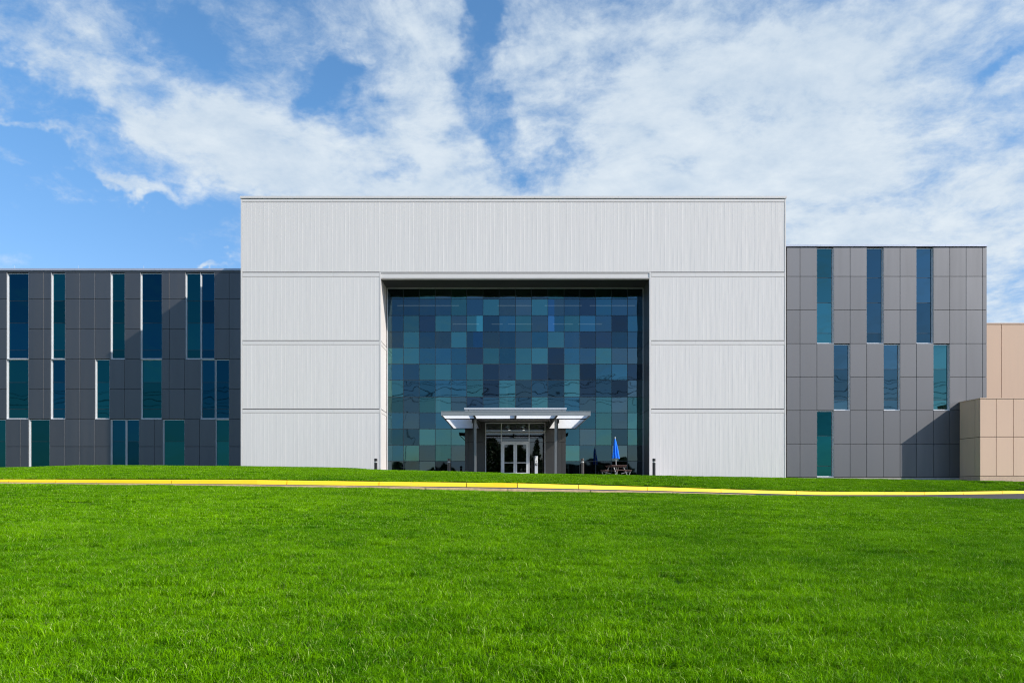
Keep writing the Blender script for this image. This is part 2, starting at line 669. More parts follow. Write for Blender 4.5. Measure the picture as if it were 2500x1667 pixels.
ridge = line([(-300, 1144), (0, 1141.5), (120, 1139), (212, 1135.5), (300, 1135), (588, 1137.5), (830, 1141), (945, 1147), (1150, 1151.5),
              (1255, 1155.5), (1500, 1158), (1640, 1161), (1760, 1163), (1920, 1165.5), (2100, 1168), (2345, 1171.5), (2400, 1172.5),
              (2500, 1175), (3000, 1182)], yr)


def at(L, x, k):
    return np.interp(x, L[0], L[k])


def bumpy(x, y):
    return 0.018 * (np.sin(x * 0.9 + 1.3 * np.sin(y * 0.5)) * np.cos(y * 0.7 + 0.4) +
                    0.6 * np.sin(x * 2.1 + y * 1.3 + 2) * np.sin(y * 1.9 - x * 0.4))


def z_near(x, y):
    x = np.asarray(x, float); y = np.asarray(y, float)
    ze = at(lawn_edge, x, 2) - GH
    t = y / YE
    z0 = 0.0
    pos = z0 + (ze - z0) * t
    neg = np.maximum(z0 + 0.02 * y, -1.0)
    fade = np.clip((YE - y) / 4, 0, 1)
    return np.where(y >= 0, pos, neg) + bumpy(x, y) * fade


def z_far(x, y):
    x = np.asarray(x, float); y = np.asarray(y, float)
    ky, kz = at(kerb_top, x, 1) + 0.16, at(kerb_top, x, 2) - 0.01
    ry, rz = at(ridge, x, 1), at(ridge, x, 2) - GH
    t = np.clip((y - ky) / (ry - ky), 0, 1)
    s = t * (1.25 - 0.25 * t)
    fade = np.clip(t * 4, 0, 1) * np.clip((1 - t) * 4, 0, 1)
    return kz + (rz - kz) * s + 0.012 * np.clip(y - ry, 0, 14) + bumpy(x * 0.7, y * 0.8) * 0.9 * fade


def grid_obj(name, xs, ycols, zf, m, **props):
    """ycols(x) -> array of y for each column"""
    vs, fs = [], []
    nr = None
    for x in xs:
        ys = ycols(x)
        nr = len(ys)
        zs = zf(np.full(nr, x), ys)
        vs += [(float(x), float(a), float(b)) for a, b in zip(ys, zs)]
    nc = len(xs)
    for i in range(nc - 1):
        for j in range(nr - 1):
            a = i * nr + j
            fs.append((a, a + nr, a + nr + 1, a + 1))
    me = bpy.data.meshes.new(name)
    me.from_pydata(vs, [], fs)
    me.materials.append(m)
    me.polygons.foreach_set('use_smooth', [True] * len(fs))
    me.update()
    o = bpy.data.objects.new(name, me)
    COL.objects.link(o)
    for k, val in props.items():
        o[k] = val
    return o


xs_main = np.concatenate([np.arange(-120, -44, 4.0), np.arange(-44, 44.1, 0.5), np.arange(48, 121, 4.0)])
grid_obj('lawn', xs_main, lambda x: np.concatenate([np.arange(-60, -4, 4.0), np.arange(-4, YE + .01, 0.5)]), z_near, M['turf'],
         kind='structure')
grid_obj('upper_lawn', xs_main,
         lambda x: np.concatenate([np.linspace(float(at(kerb_top, x, 1)) + 0.16, float(at(ridge, x, 1)), 26),
                                   [float(at(ridge, x, 1)) + 1.0, 60, 90, 140]]), z_far, M['turf'], kind='structure')
grid_obj('road', xs_main, lambda x: np.linspace(YE + 0.02, float(at(kerb_bot, x, 1)) + 0.02, 8),
         lambda x, y: (at(strip_top, x, 2) - 0.03) + ((at(kerb_bot, x, 2)) - (at(strip_top, x, 2) - 0.03)) *
         np.clip((y - YE) / (at(kerb_bot, x, 1) - YE), 0, 1), M['asphalt'], kind='structure')
b = MB()
b.quad((-900, -700, -1.3), (900, -700, -1.3), (900, 900, -1.3), (-900, 900, -1.3))
b.build('ground', M['turf'], kind='structure')
# car park behind the photographer (seen only in the glass)
b = MB()
b.quad((-120, -140, -0.98), (120, -140, -0.98), (120, -60.2, -0.98), (-120, -60.2, -0.98))
b.build('parking_lot', M['asphalt'], kind='structure')


def ribbon(name, segs, prof, m, kind='structure', gap=0.016):
    """segs: list of x ranges, prof(x) -> list of (y,z)"""
    b = MB()
    for x0, x1 in segs:
        xs = np.linspace(x0 + gap, x1 - gap, max(2, int((x1 - x0) / 1.0) + 1))
        P = [prof(x) for x in xs]
        for i in range(len(xs) - 1):
            for k in range(len(P[0]) - 1):
                b.quad((xs[i], *P[i][k]), (xs[i + 1], *P[i + 1][k]), (xs[i + 1], *P[i + 1][k + 1]), (xs[i], *P[i][k + 1]))
        for i, sgn in ((0, 1), (-1, -1)):
            pts = [(xs[i], *q) for q in P[i]]
            b.poly(pts if sgn > 0 else pts[::-1])
    return b.build(name, m, kind=kind)


def kerb_prof(x):
    y = float(at(kerb_bot, x, 1)); zb = float(at(kerb_bot, x, 2)); zt = float(at(kerb_top, x, 2))
    return [(y - 0.0, zb - 0.25), (y, zb), (y + 0.025, zt - 0.03), (y + 0.045, zt - 0.006), (y + 0.07, zt),
            (y + 0.17, zt + 0.002), (y + 0.19, zt - 0.02), (y + 0.19, zb - 0.25)]


jx = [-90, -60] + [X(p, yk(p)) for p in (-180, 20, 135, 418, 700, 925, 1139, 1263, 1412, 1580, 1760, 1945, 2160, 2257, 2351, 2447, 2560)] + [60, 90]
ribbon('kerb', list(zip(jx[:-1], jx[1:])), kerb_prof, M['yellow'])
b = MB()
b2 = ribbon('kerb_strip', [(a, a + 3.0) for a in np.arange(-21, 9, 3.0)],
            lambda x: [(YE + 0.0, float(at(strip_top, x, 2)) - 0.4), (YE + 0.0, float(at(strip_top, x, 2)) - 0.01),
                       (YE + 0.02, float(at(strip_top, x, 2)) + 0.0), (YE + 0.2, float(at(strip_top, x, 2))),
                       (YE + 0.2, float(at(strip_top, x, 2)) - 0.4)], M['tan_kerb'])

# entrance terrace (concrete, behind the brow of the lawn)
b = MB()
xs = np.arange(-9.2, 12.01, 1.06)
for i in range(len(xs) - 1):
    for y0, y1 in ((39.2, 41.8), (41.81, 44.4), (44.41, 47.0), (47.01, 49.6), (49.61, 52.4)):
        if y0 < float(at(ridge, xs[i], 1)) + .5 or y0 < float(at(ridge, xs[i + 1], 1)) + .5:
            continue
        zq = lambda a, y: float(z_far(a, y)) + .012
        b.quad((xs[i] + .006, y0, zq(xs[i], y0)), (xs[i + 1] - .006, y0, zq(xs[i + 1], y0)), (xs[i + 1] - .006, y1, zq(xs[i + 1], y1)), (xs[i] + .006, y1, zq(xs[i], y1)))
b.build('pavement', M['concrete'], kind='structure')


# ------------------------------------------------------------------ central block
YB = 50.0
YG = 52.4
bx0, bx1 = X(588, YB), X(1918.6, YB)
ox0, ox1 = X(929.5, YB), X(1585.8, YB)
ztop = Z(479.5, YB)
zsof = Z(680, YB)
zopen = Z(664.9, YB)
block = thing('office_block', 'tall white ribbed metal central block framing the blue glass wall', 'building', (0, 60, 0))
b = MB()
b.box(bx0 + .05, ox0 - 0.02, YB + .05, 76, -1, ztop - .12)
b.box(ox1 + 0.02, bx1 - .05, YB + .05, 76, -1, ztop - .12)
b.box(ox0 - 0.02, ox1 + 0.02, YB + .05, 76, zsof + 0.35, ztop - .12)
b.build('wall', M['joint'], block)


def ribbed(x0, x1, z0, z1, Yf, pitch=0.31, amp=0.0028, axis='x', flip=1, phase=0.0, can=1.0):
    """standing seam cladding with gentle oil canning. axis 'x': faces -Y at Yf; 'y': reveal running in depth at X=Yf"""
    b = MB()
    n = max(1, int(round((x1 - x0) / pitch)))
    p = (x1 - x0) / n
    rows = max(2, int((z1 - z0) / 0.55))
    zs = np.linspace(z0, z1, rows + 1)
    prevR = None
    for i in range(n):
        a = x0 + i * p
        prof = [(0.0, 0.0), (0.008, -0.0042), (0.024, -0.0042), (0.032, 0.0), (p * 0.42, None), (p * 0.72, None), (p, 0.0)]
        off = np.zeros((rows + 1, 7))
        ph = random.uniform(0, 6)
        base = random.uniform(-0.5, 0.5)
        k = amp * (0.35 + can * (0.4 + 0.6 * min(1, max(0, (a - 2) / 14))))
        for r in range(rows + 1):
            w = math.sin(zs[r] * 1.1 + ph) * 0.55 + math.sin(zs[r] * 2.7 + ph * 2) * 0.3
            e = 1 - 0.6 * (r in (0, rows))
            off[r, 4] = k * e * (base + w)
            off[r, 5] = k * e * (base * 0.4 + w * 1.1)
        tone = tn(0.012)
        pts = []
        for r in range(rows + 1):
            row = []
            for j, (dxx, dyy) in enumerate(prof):
                yv = off[r, j] if dyy is None else dyy
                if axis == 'x':
                    row.append((a + dxx, Yf + yv, zs[r]))
                else:
                    row.append((Yf - flip * yv, a + dxx, zs[r]))
            pts.append(row)
        for r in range(rows):
            for j in range(6):
                q = (pts[r][j], pts[r][j + 1], pts[r + 1][j + 1], pts[r + 1][j])
                if axis != 'x' and flip < 0:
                    q = q[::-1]
                b.quad(*q, tone=tone)
    return b


tiers = [(664.9, 493.8), (831.3, 676.0), (998.0, 841.8), (1190, 1008.0)]
cl = MB()


def merge(dst, src):
    n = len(dst.v)
    dst.v += src.v
    dst.f += [tuple(n + i for i in f) for f in src.f]
    dst.mi += src.mi
    dst.tone += src.tone


merge(cl, ribbed(bx0 + .11, bx1 - .11, Z(663.8, YB), Z(494.3, YB), YB))
for lo, hi in tiers[1:]:
    merge(cl, ribbed(bx0 + .11, ox0 - .10, Z(lo, YB) + .02, Z(hi, YB), YB))
    merge(cl, ribbed(ox1 + .12, bx1 - .11, Z(lo, YB) + .02, Z(hi, YB), YB))
cl.build('cladding', M['white_metal'], block)
# reveals of the opening
rv = MB()
for lo, hi in tiers[1:]:
    merge(rv, ribbed(YB + 0.10, YG - 0.02, Z(lo, YB) + .02, min(Z(hi, YB), zsof), ox0 + 0.0, axis='y', flip=-1, pitch=0.38))
rv.build('side_cladding', M['white_metal'], block)
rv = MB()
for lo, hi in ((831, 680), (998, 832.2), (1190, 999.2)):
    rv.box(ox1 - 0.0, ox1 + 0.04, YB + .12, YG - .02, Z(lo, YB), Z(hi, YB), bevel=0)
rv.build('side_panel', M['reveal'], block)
# trim bands
tb = MB()
for py0, py1 in ((675.3, 665.8), (841.2, 832.2), (1007.4, 999.0)):
    for a, c in ((bx0 + .11, ox0 - .10), (ox1 + .12, bx1 - .11)):
        # lengths of about 3 m butted together
        n = 3
        for i in range(n):
            w = (c - a) / n
            tb.box(a + i * w + .003, a + (i + 1) * w - .003, YB - .012, YB + .06, Z(py0, YB), Z(py1, YB) - .004, tone=tn(.01))
        tb.build('trim_band', M['white_trim'], block)
        tb = MB()
for i in range(12):
    w = (bx1 - bx0 - .22) / 12
    tb.box(bx0 + .11 + i * w + .003, bx0 + .11 + (i + 1) * w - .003, YB - .012, YB + .06, Z(493.2, YB), Z(486.2, YB))
tb.build('trim_band', M['white_trim'], block)
# reveal bands
for py0, py1 in ((841.2, 832.2), (1007.4, 999.0)):
    tb = MB()
    tb.box(ox0 - .05, ox0 + .012, YB + .10, YG - .02, Z(py0, YB), Z(py1, YB) - .004)
    tb.build('trim_band', M['white_trim'], block)
# corner posts
cp = MB()
zb_ = -0.5
cp.box(bx0, bx0 + .10, YB - .02, YB + .12, zb_, Z(485.6, YB))
cp.build('corner_trim', M['white_trim'], block)
cp = MB()
cp.box(bx1 - .10, bx1, YB - .02, YB + .12, zb_, Z(485.6, YB))
cp.build('corner_trim', M['white_trim'], block)
cp = MB()
cp.box(ox0 - .09, ox0 + .012, YB - .02, YB + .10, zb_, zopen - .03)
cp.build('corner_trim', M['white_trim'], block)
cp = MB()
cp.box(ox1 - .012, ox1 + .11, YB - .02, YB + .12, zb_, zopen - .03)
cp.build('corner_trim', M['white_trim'], block)
cp = MB()
# coping
cg = MB()
w = (bx1 - bx0 + .1) / 13
for i in range(13):
    cg.box(bx0 - .05 + i * w + .003, bx0 - .05 + (i + 1) * w - .003, YB - .06, YB + .45, Z(484.7, YB), ztop)
cg.box(bx0 - .05, bx0 + .4, YB + .45, 76, Z(484.7, YB), ztop)
cg.box(bx1 - .4, bx1 + .05, YB + .45, 76, Z(484.7, YB), ztop)
cg.build('coping', M['white_trim'], block)
b = MB()
b.box(bx0 + .3, bx1 - .3, YB + .45, 76, ztop - .45, ztop - .3)
b.build('roof', M['concrete'], block)
# side skins (left and right faces of the block)
b = MB()
merge(b, ribbed(YB + .13, 75.9, -0.5, ztop - .15, bx0 + 0.0, axis='y', flip=1, pitch=0.62))
merge(b, ribbed(YB + .13, 75.9, -0.5, ztop - .15, bx1 - 0.0, axis='y', flip=-1, pitch=0.62))
b.build('end_cladding', M['white_metal'], block)
# head of the opening: groove, pale fascia, drip edge, soffit
b = MB()
b.box(ox0 + .015, ox1 - .015, YB + .02, YB + .30, Z(677.4, YB), Z(668.2, YB))
b.box(ox0 + .015, ox1 - .015, YB - .01, YB + .30, Z(680.3, YB), Z(678.4, YB))
b.box(ox0 - .09, ox1 + .11, YB - .015, YB + .02, Z(666.4, YB), Z(664.6, YB))
b.build('fascia', M['white_trim'], block)
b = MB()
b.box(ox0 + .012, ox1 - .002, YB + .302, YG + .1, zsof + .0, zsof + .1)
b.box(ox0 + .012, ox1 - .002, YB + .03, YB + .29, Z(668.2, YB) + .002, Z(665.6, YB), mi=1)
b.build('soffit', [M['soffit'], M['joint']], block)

# curtain wall
rows_py = [705.0, 730.3, 770.3, 809.5, 848.9, 888.7, 927.9, 968.8, 1007.1, 1046.7, 1086.9, 1125.5, 1175]
cols_px = [947.2, 984.8, 1023.4, 1062.6, 1101.3, 1139.5, 1179.3, 1218.5, 1258.5, 1297.8, 1337.6, 1377.2, 1415.5, 1454.5, 1493.5, 1531.8, 1569.0]
T = {'T': (0.085, 0.205, 0.205), 'B': (0.058, 0.145, 0.185), 'N': (0.058, 0.112, 0.145), 'D': (0.048, 0.072, 0.098),
     'S': (0.088, 0.135, 0.155), 'L': (0.12, 0.27, 0.28), 'G': (0.075, 0.16, 0.16)}
layout = ["NNTSTSSSSSTNNBBN",
          "NNNNTNTSSTSNDBNN",
          "NGDTSTNBTSBTBNDB",
          "STNSTNSNSBLNDDNN",
          "TTBBBDTBTTDBNTSS",
          "BNTTBTDDTDDTDBBD",
          "TNBBBTDTSNNTDNDS",
          "GSTTSDNTNTNBSTST",
          "BSNBNSTNSTBBBTST",
          "BNTTLSTNSTBBSTNT",
          "BTSTSNTBSTBTNNSS",
          "SSSDDDSDSDNNDDDD"]
zc = [Z(p, YG) for p in rows_py]
xc = [X(p, YG) for p in cols_px]
VX0, VX1, YV = X(1134.8, 49.4), X(1381.5, 49.4), 49.4
VTOP = EYE + 4.98
gp = MB()
mu = MB()
for r in range(12):
    for c in range(16):
        x0, x1, z1, z0 = xc[c], xc[c + 1], zc[r], zc[r + 1]
        if x0 > VX0 + .1 and x1 < VX1 - .1 and z1 < VTOP:
            continue
        t = T[layout[r][c]]
        k = 1 + random.uniform(-.30, .24)
        tx, tz = random.gauss(0, .0022), random.gauss(0, .0022)
        # slight pillow: each pane 4x4 so reflections bend at the edges
        N4 = 5
        g = [[(x0 + (x1 - x0) * i / N4, YG + (i / N4 - .5) * (x1 - x0) * tx + (j / N4 - .5) * (z1 - z0) * tz,
               z0 + (z1 - z0) * j / N4) for i in range(N4 + 1)] for j in range(N4 + 1)]
        for j in range(N4):
            for i in range(N4):
                tt = t
                if (r, c) == (2, 5) and i >= 3:
                    tt = (0.12, 0.36, 0.36)
                if (r, c) in ((1, 10), (2, 10)) and i < 2:
                    tt = (0.10, 0.24, 0.38) if r == 2 else (0.07, 0.16, 0.25)
                if c == 5 and r == 3 and i >= 2:
                    tt = (0.05, 0.12, 0.19)
                gp.quad(g[j][i], g[j][i + 1], g[j + 1][i + 1], g[j + 1][i], tone=tuple(q * k for q in tt))
cwall = gp.build('curtain_wall', M['glass'], block)
for c in range(1, 16):
    in_v = VX0 + .1 < xc[c] < VX1 - .1
    mu.box(xc[c] - .018, xc[c] + .018, YG - .022, YG + .05, VTOP - .1 if in_v else zc[-1], zc[0])
for r in range(1, 12):
    if zc[r] < VTOP - .2:
        mu.box(xc[0], VX0, YG - .019, YG + .05, zc[r] - .018, zc[r] + .018)
        mu.box(VX1, xc[-1], YG - .019, YG + .05, zc[r] - .018, zc[r] + .018)
    else:
        mu.box(xc[0], xc[-1], YG - .019, YG + .05, zc[r] - .018, zc[r] + .018)
mu.build('mullion', M['mullion'], cwall)
b = MB()
b.box(xc[0] - .055, xc[0] - .002, YG - .08, YG + .05, -.2, zc[0] + .09)
b.box(xc[-1] + .002, xc[-1] + .055, YG - .08, YG + .05, -.2, zc[0] + .09)
b.box(xc[0] - .002, xc[-1] + .002, YG - .078, YG + .05, zc[0] + .002, zc[0] + .05)
b.build('frame', M['alu'], cwall)
b = MB()
b.box(xc[0] - .3, xc[-1] + .3, 60, 60.1, -1, zc[0] + .6)
b.box(xc[0] - .3, xc[0] - .2, YG + .3, 60, -1, zc[0] + .6)
b.box(xc[-1] + .2, xc[-1] + .3, YG + .3, 60, -1, zc[0] + .6)
b.build('inner_wall', M['room'], block)
for py_, Yf in ((735, 53.4), (884, 53.6), (1036, 53.8)):
    segx = [(xc[0], xc[-1])] if py_ < 1000 else [(xc[0], VX0 - .2), (VX1 + .2, xc[-1])]
    for a, c in segx:
        b = MB()
        b.box(a, c, Yf, 60, Z(py_, Yf) + .0, Z(py_, Yf) + .35)
        b.build('floor_slab', M['room'], block)
for py_, Yl, runs in ((746.5, 54.0, ((970, 1120), (1215, 1300), (1330, 1420), (1440, 1550))),
                      (791.5, 56.2, ((1105, 1170), (1200, 1300), (1350, 1470))),
                      (902, 57.0, ((1020, 1080), (1340, 1400)))):
    for a, c in runs:
        b = MB()
        b.box(X(a, Yl), X(c, Yl), Yl, Yl + .12, Z(py_, Yl), Z(py_, Yl) + .05)
        b.build('ceiling_light', M['tube_light'], block)
for a in (-5.6, -.2, 5.4):
    b = MB()
    b.tube((a, 55, VTOP if VX0 < a < VX1 else 0), (a, 55, zc[0]), .22, .22, 14)
    b.build('column', M['white_trim'], block)


# ------------------------------------------------------------------ wings
def build_wing(name, label, Y, floors, xl, xr, zcop, zfas, base, depth, end_right=False, cop_mat='coping', glass_tints=None, mull=None, seams=()):
    w = thing(name, label, 'building', ((xl + xr) / 2, Y + depth / 2, 0))
    b = MB()
    b.box(xl + .06, xr - .06, Y + .30, Y + depth, -1, zfas)
    b.build('wall', M['joint'], w)
    cl = MB()
    g = 0.011
    wins = []
    for fi, (rows, segs) in enumerate(floors):
        for a, c, kind in segs:
            x0, x1 = X(a, Y), X(c, Y)
            if kind == 'p':
                for i in range(len(rows) - 1):
                    z1, z0 = Z(rows[i], Y), Z(rows[i + 1], Y)
                    tilt = random.gauss(0, .0012)
                    Mx = Matrix.Translation((x0, Y, 0)) @ Matrix.Rotation(tilt, 4, 'Z') @ Matrix.Translation((-x0, -Y, 0))
                    cl.box(x0 + g, x1 - g, Y, Y + .22, z0 + g, z1 - g, tone=tn(.045), bevel=.008, M4=Mx)
            else:
                wins.append((fi, x0, x1, Z(rows[0], Y), Z(rows[-1], Y), kind))
    cl.build('cladding', M['gray_panel'], w)
    for fi, x0, x1, z1, z0, kind in wins:
        gm = MB()
        t = {'t': (0.006, 0.064, 0.078), 'n': (0.005, 0.046, 0.078), 'r': (0.050, 0.145, 0.155), 'b': (0.055, 0.105, 0.135)}[kind]
        ms = [m_ for m_ in (mull[fi] if mull else []) if z0 + .2 < Z(m_, Y) < z1 - .2]
        cuts = [z1 - .08] + [Z(m_, Y) for m_ in ms] + [z0 + .08]
        for i in range(len(cuts) - 1):
            k = 1 + random.uniform(-.28, .28)
            tx, tz = random.gauss(0, .002), random.gauss(0, .002)
            a_, c_, lo, hi = x0 + .05, x1 - .05, cuts[i + 1], cuts[i]
            gm.quad((a_, Y + .20 - tx - tz, lo), (c_, Y + .20 + tx - tz, lo), (c_, Y + .20 + tx + tz, hi), (a_, Y + .20 - tx + tz, hi),
                    tone=tuple(q * k for q in t))
        win = gm.build('window', M['glass_w'], w)
        fr = MB()
        zf1, zf0 = z1 - .02, z0 + .02
        for a_, c_ in ((x0 + .012, x0 + .07), (x1 - .07, x1 - .012)):
            fr.box(a_, c_, Y + .155, Y + .24, zf0, zf1)
        fr.box(x0 + .071, x1 - .071, Y + .157, Y + .24, zf1 - .065, zf1)
        fr.box(x0 + .071, x1 - .071, Y + .157, Y + .24, zf0, zf0 + .065)
        # pressed metal liners of the recess
        fr.box(x0 + .004, x0 + .010, Y + .01, Y + .16, zf0, zf1)
        fr.box(x1 - .010, x1 - .004, Y + .01, Y + .16, zf0, zf1)
        fr.build('frame', M['alu'], win)
        sl = MB()
        sl.box(x0 + .012, x1 - .012, Y - .012, Y + .154, z0 - .012, z0 + .016)
        sl.build('sill', M['alu'], win)
        if ms:
            for m_ in ms:
                mm = MB()
                mm.box(x0 + .071, x1 - .071, Y + .185, Y + .24, Z(m_, Y) - .016, Z(m_, Y) + .016)
                mm.build('mullion', M['mullion'], win)
    # fascia and coping
    fz = MB()
    n = max(1, int((xr - xl) / 3.09))
    ww = (xr - xl) / n
    for i in range(n):
        fz.box(xl + i * ww + .004, xl + (i + 1) * ww - .004, Y - .01, Y + .3, zfas + .012, zcop[1] - .003, tone=tn(.05))
    fz.build('fascia', M['gray_panel'], w)
    cg = MB()
    for i in range(n):
        cg.box(xl + i * ww + .003, xl + (i + 1) * ww - .003, Y - .07, Y + .45, zcop[1], zcop[0])
    cg.build('coping', M[cop_mat], w)
    rf = MB()
    rf.box(xl, xr, Y + .45, Y + depth, zfas - .3, zfas - .1)
    rf.build('roof', M['concrete'], w)
    return w


k1 = 2.703
YL = 57.2


def segs(spec):
    """spec: string list like 'p188 287' , returns px segments"""
    res = []
    for kind, pts in spec:
        for a, c in zip(pts[:-1], pts[1:]):
            res.append((a / k1, c / k1, kind))
    return res


left_ext = [-1346, -1248, -1150, -1052, -954, -856, -758, -660, -562, -464, -366, -268, -170, -72]
L3 = segs([('p', left_ext + [45]), ('n', [45, 188]), ('p', [188, 287, 338]), ('t', [338, 430]), ('p', [430, 528, 627, 730]),
           ('t', [730, 824]), ('p', [824, 927]), ('n', [927, 1069]), ('p', [1069, 1118, 1224]), ('t', [1224, 1322]),
           ('n', [1322, 1415]), ('p', [1415, 1512, 1590])])
L2 = segs([('p', left_ext + [43]), ('t', [43, 187]), ('p', [187, 287, 335]), ('n', [335, 430]), ('p', [430, 528, 628]),
           ('t', [628, 722]), ('p', [722, 822, 929]), ('t', [929, 1067]), ('p', [1067, 1116, 1219, 1323]), ('n', [1323, 1418]),
           ('n', [1418, 1512]), ('p', [1512, 1590])])
L1 = segs([('p', left_ext[:-1]), ('t', [-170, -72, 38]), ('p', [38, 136, 190]), ('t', [190, 328]), ('p', [328, 428, 527, 626, 729]),
           ('n', [729, 828]), ('n', [828, 918]), ('p', [918, 1018, 1073]), ('t', [1073, 1217]), ('p', [1217, 1316, 1420]),
           ('t', [1420, 1512]), ('p', [1512, 1590])])
lw = build_wing('office_wing', 'dark grey panelled wing left of the white block, in its shadow', YL,
                [([665.5, 729.8, 802.8, 876.2], L3), ([876.2, 949.3, 1022.6], L2), ([1022.6, 1089.8, 1163], L1)],
                X(-1346 / k1, YL), bx0, (Z(655.8, YL), Z(661.0, YL)), Z(665.3, YL), 0, 22,
                mull=[[733, 787.6, 853.8], [932.6, 998], [1077]])
YR = 51.5
cr = [1921, 1953.2, 1994.4, 2035.6, 2075.5, 2115.9, 2157.5, 2197.4, 2237.3, 2278.9, 2318.8, 2358.7, 2399, 2409.4]


def rsegs(win):
    return [(cr[i], cr[i + 1], win.get(i, 'p')) for i in range(len(cr) - 1)]


rw = build_wing('office_wing', 'sunlit mid grey panelled wing right of the white block', YR,
                [([603.6, 674.9, 756.4, 838.8], rsegs({2: 'r', 5: 'b', 8: 'b'})),
                 ([838.8, 919.9, 1001.4], rsegs({3: 'b', 6: 'b', 9: 'r'})),
                 ([1001.4, 1083.4, 1164.3], rsegs({2: 't'}))],
                bx1 + .02, X(2409.6, YR), (Z(598.2, YR), Z(602.2, YR)), Z(603.4, YR), 0, 20,
                mull=[[677, 737.8, 812.4], [900.4, 975], [1063, 1137]])
b = MB()
b.box(bx1 + .02, X(2409.6, YR), YR + .02, YR + .3, -.5, Z(1165.2, YR))
b.build('plinth', M['concrete'], rw)
b = MB()
for i in range(7):
    for z0, z1 in zip([-.5, Z(1083.4, YR), Z(1001.4, YR), Z(919.9, YR), Z(838.8, YR), Z(756.4, YR), Z(674.9, YR)],
                      [Z(1083.4, YR), Z(1001.4, YR), Z(919.9, YR), Z(838.8, YR), Z(756.4, YR), Z(674.9, YR), Z(603.6, YR)]):
        xe = X(2409.6, YR)
        b.box(xe - .061, xe + .0, YR + .23 + i * 2.8 + .01, YR + .23 + (i + 1) * 2.8 - .01, z0 + .01, z1 - .01, tone=tn(.04))
b.build('end_cladding', M['gray_panel'], rw)

# lightning rods on the left parapet
for i, px in enumerate((36, 191, 351, 511)):
    r = MB()
    xx = X(px, YL + .2)
    zt = Z(655.8, YL)
    r.tube((xx, YL + .2, zt), (xx, YL + .2, zt + .34), .012, .008, 8)
    r.tube((xx, YL + .2, zt), (xx, YL + .2, zt + .06), .05, .03, 8)
    rod = r.build('lightning_rod', M['alu'], None)
    rod['label'] = ['thin metal rod on the left roof edge, nearest the left picture edge',
                    'thin metal rod on the left roof edge, second from the left picture edge',
                    'thin metal rod on the left roof edge, third from the left picture edge',
                    'thin metal rod on the left roof edge, nearest the white block'][i]
    rod['category'] = 'lightning rod'
    rod['group'] = 'lightning rods along the left roof edge'

# ------------------------------------------------------------------ beige buildings
YBX = 49.25
box = thing('annex_building', 'low beige panelled annex with concrete base in front of the grey wing', 'building', (X(2393, YBX) + 10, YBX + 5, 0))
x0b = X(2393, YBX)
zt = Z(971.5, YBX)
b = MB()
b.box(x0b + .05, x0b + 26, YBX + .05, YR + 14, -1, zt - .1)
b.build('wall', M['beige_joint'], box)
b = MB()
cols = [2393, 2432.3, 2474.0, 2515.5, 2557, 2598.5, 2640, 2681.5, 2723, 2764, 2806, 2847, 2889, 2930, 2972, 3013, 3054, 3096, 3137, 3179, 3220, 3280]
for a, c in zip(cols[:-1], cols[1:]):
    for lo, hi in ((1161.5, 1066.8), (1066.0, 973.2)):
        b.box(X(a, YBX) + (.016 if a > 2393 else 0), X(c, YBX) - .016, YBX, YBX + .06, Z(lo, YBX) + .014, Z(hi, YBX), tone=tn(.02), bevel=.006)
# left flank
for y0, y1 in ((YBX + .06, YBX + .55), (YBX + .57, YR - .02)):
    for lo, hi in ((1161.5, 1066.8), (1066.0, 973.2)):
        b.box(x0b, x0b + .05, y0 + .005, y1 - .005, Z(lo, YBX) + .014, Z(hi, YBX), tone=tn(.02))
b.build('cladding', M['beige'], box)
b = MB()
b.box(x0b - .01, x0b + 26, YBX - .012, YBX + .3, -.6, Z(1162.2, YBX))
b.box(x0b - .01, x0b + .3, YBX + .3, YR - .02, -.6, Z(1162.2, YBX))
b.build('plinth', M['beige_conc'], box)
b = MB()
b.box(x0b - .03, x0b + 26, YBX - .03, YBX + .35, Z(973.0, YBX), zt + .01)
b.box(x0b - .03, x0b + .35, YBX + .35, YR - .02, Z(973.0, YBX), zt + .01)
b.build('coping', M['beige'], box)
b = MB()
b.box(x0b + .3, x0b + 26, YBX + .3, YR + 14, zt - .2, zt - .1)
b.build('roof', M['concrete'], box)

YBK = 58.5
bk = thing('warehouse_building', 'tall plain beige building rising behind the annex at the right edge', 'building', (X(2450, YBK) + 8, YBK + 8, 0))
b = MB()
xs0 = X(2380, YBK)
b.box(xs0 + .05, xs0 + 34, YBK + .06, YBK + 25, -1, Z(789.5, YBK) - .1)
b.build('wall', M['beige_joint'], bk)
b = MB()
cols = [2380, 2444.8, 2560, 2675, 2790, 2905, 3020, 3135, 3250, 3340]
for a, c in zip(cols[:-1], cols[1:]):
    b.box(X(a, YBK) + .02, X(c, YBK) - .02, YBK, YBK + .06, -.5, Z(791.8, YBK), tone=tn(.015), bevel=.006)
b.build('cladding', M['beige'], bk)
b = MB()
b.box(xs0 - .03, xs0 + 34, YBK - .04, YBK + .4, Z(791.3, YBK), Z(788.6, YBK))
b.build('coping', M['beige'], bk)
b = MB()
b.box(xs0, xs0 + 34, YBK + .4, YBK + 25, Z(791.3, YBK) - .2, Z(791.3, YBK) - .05)
b.build('roof', M['concrete'], bk)

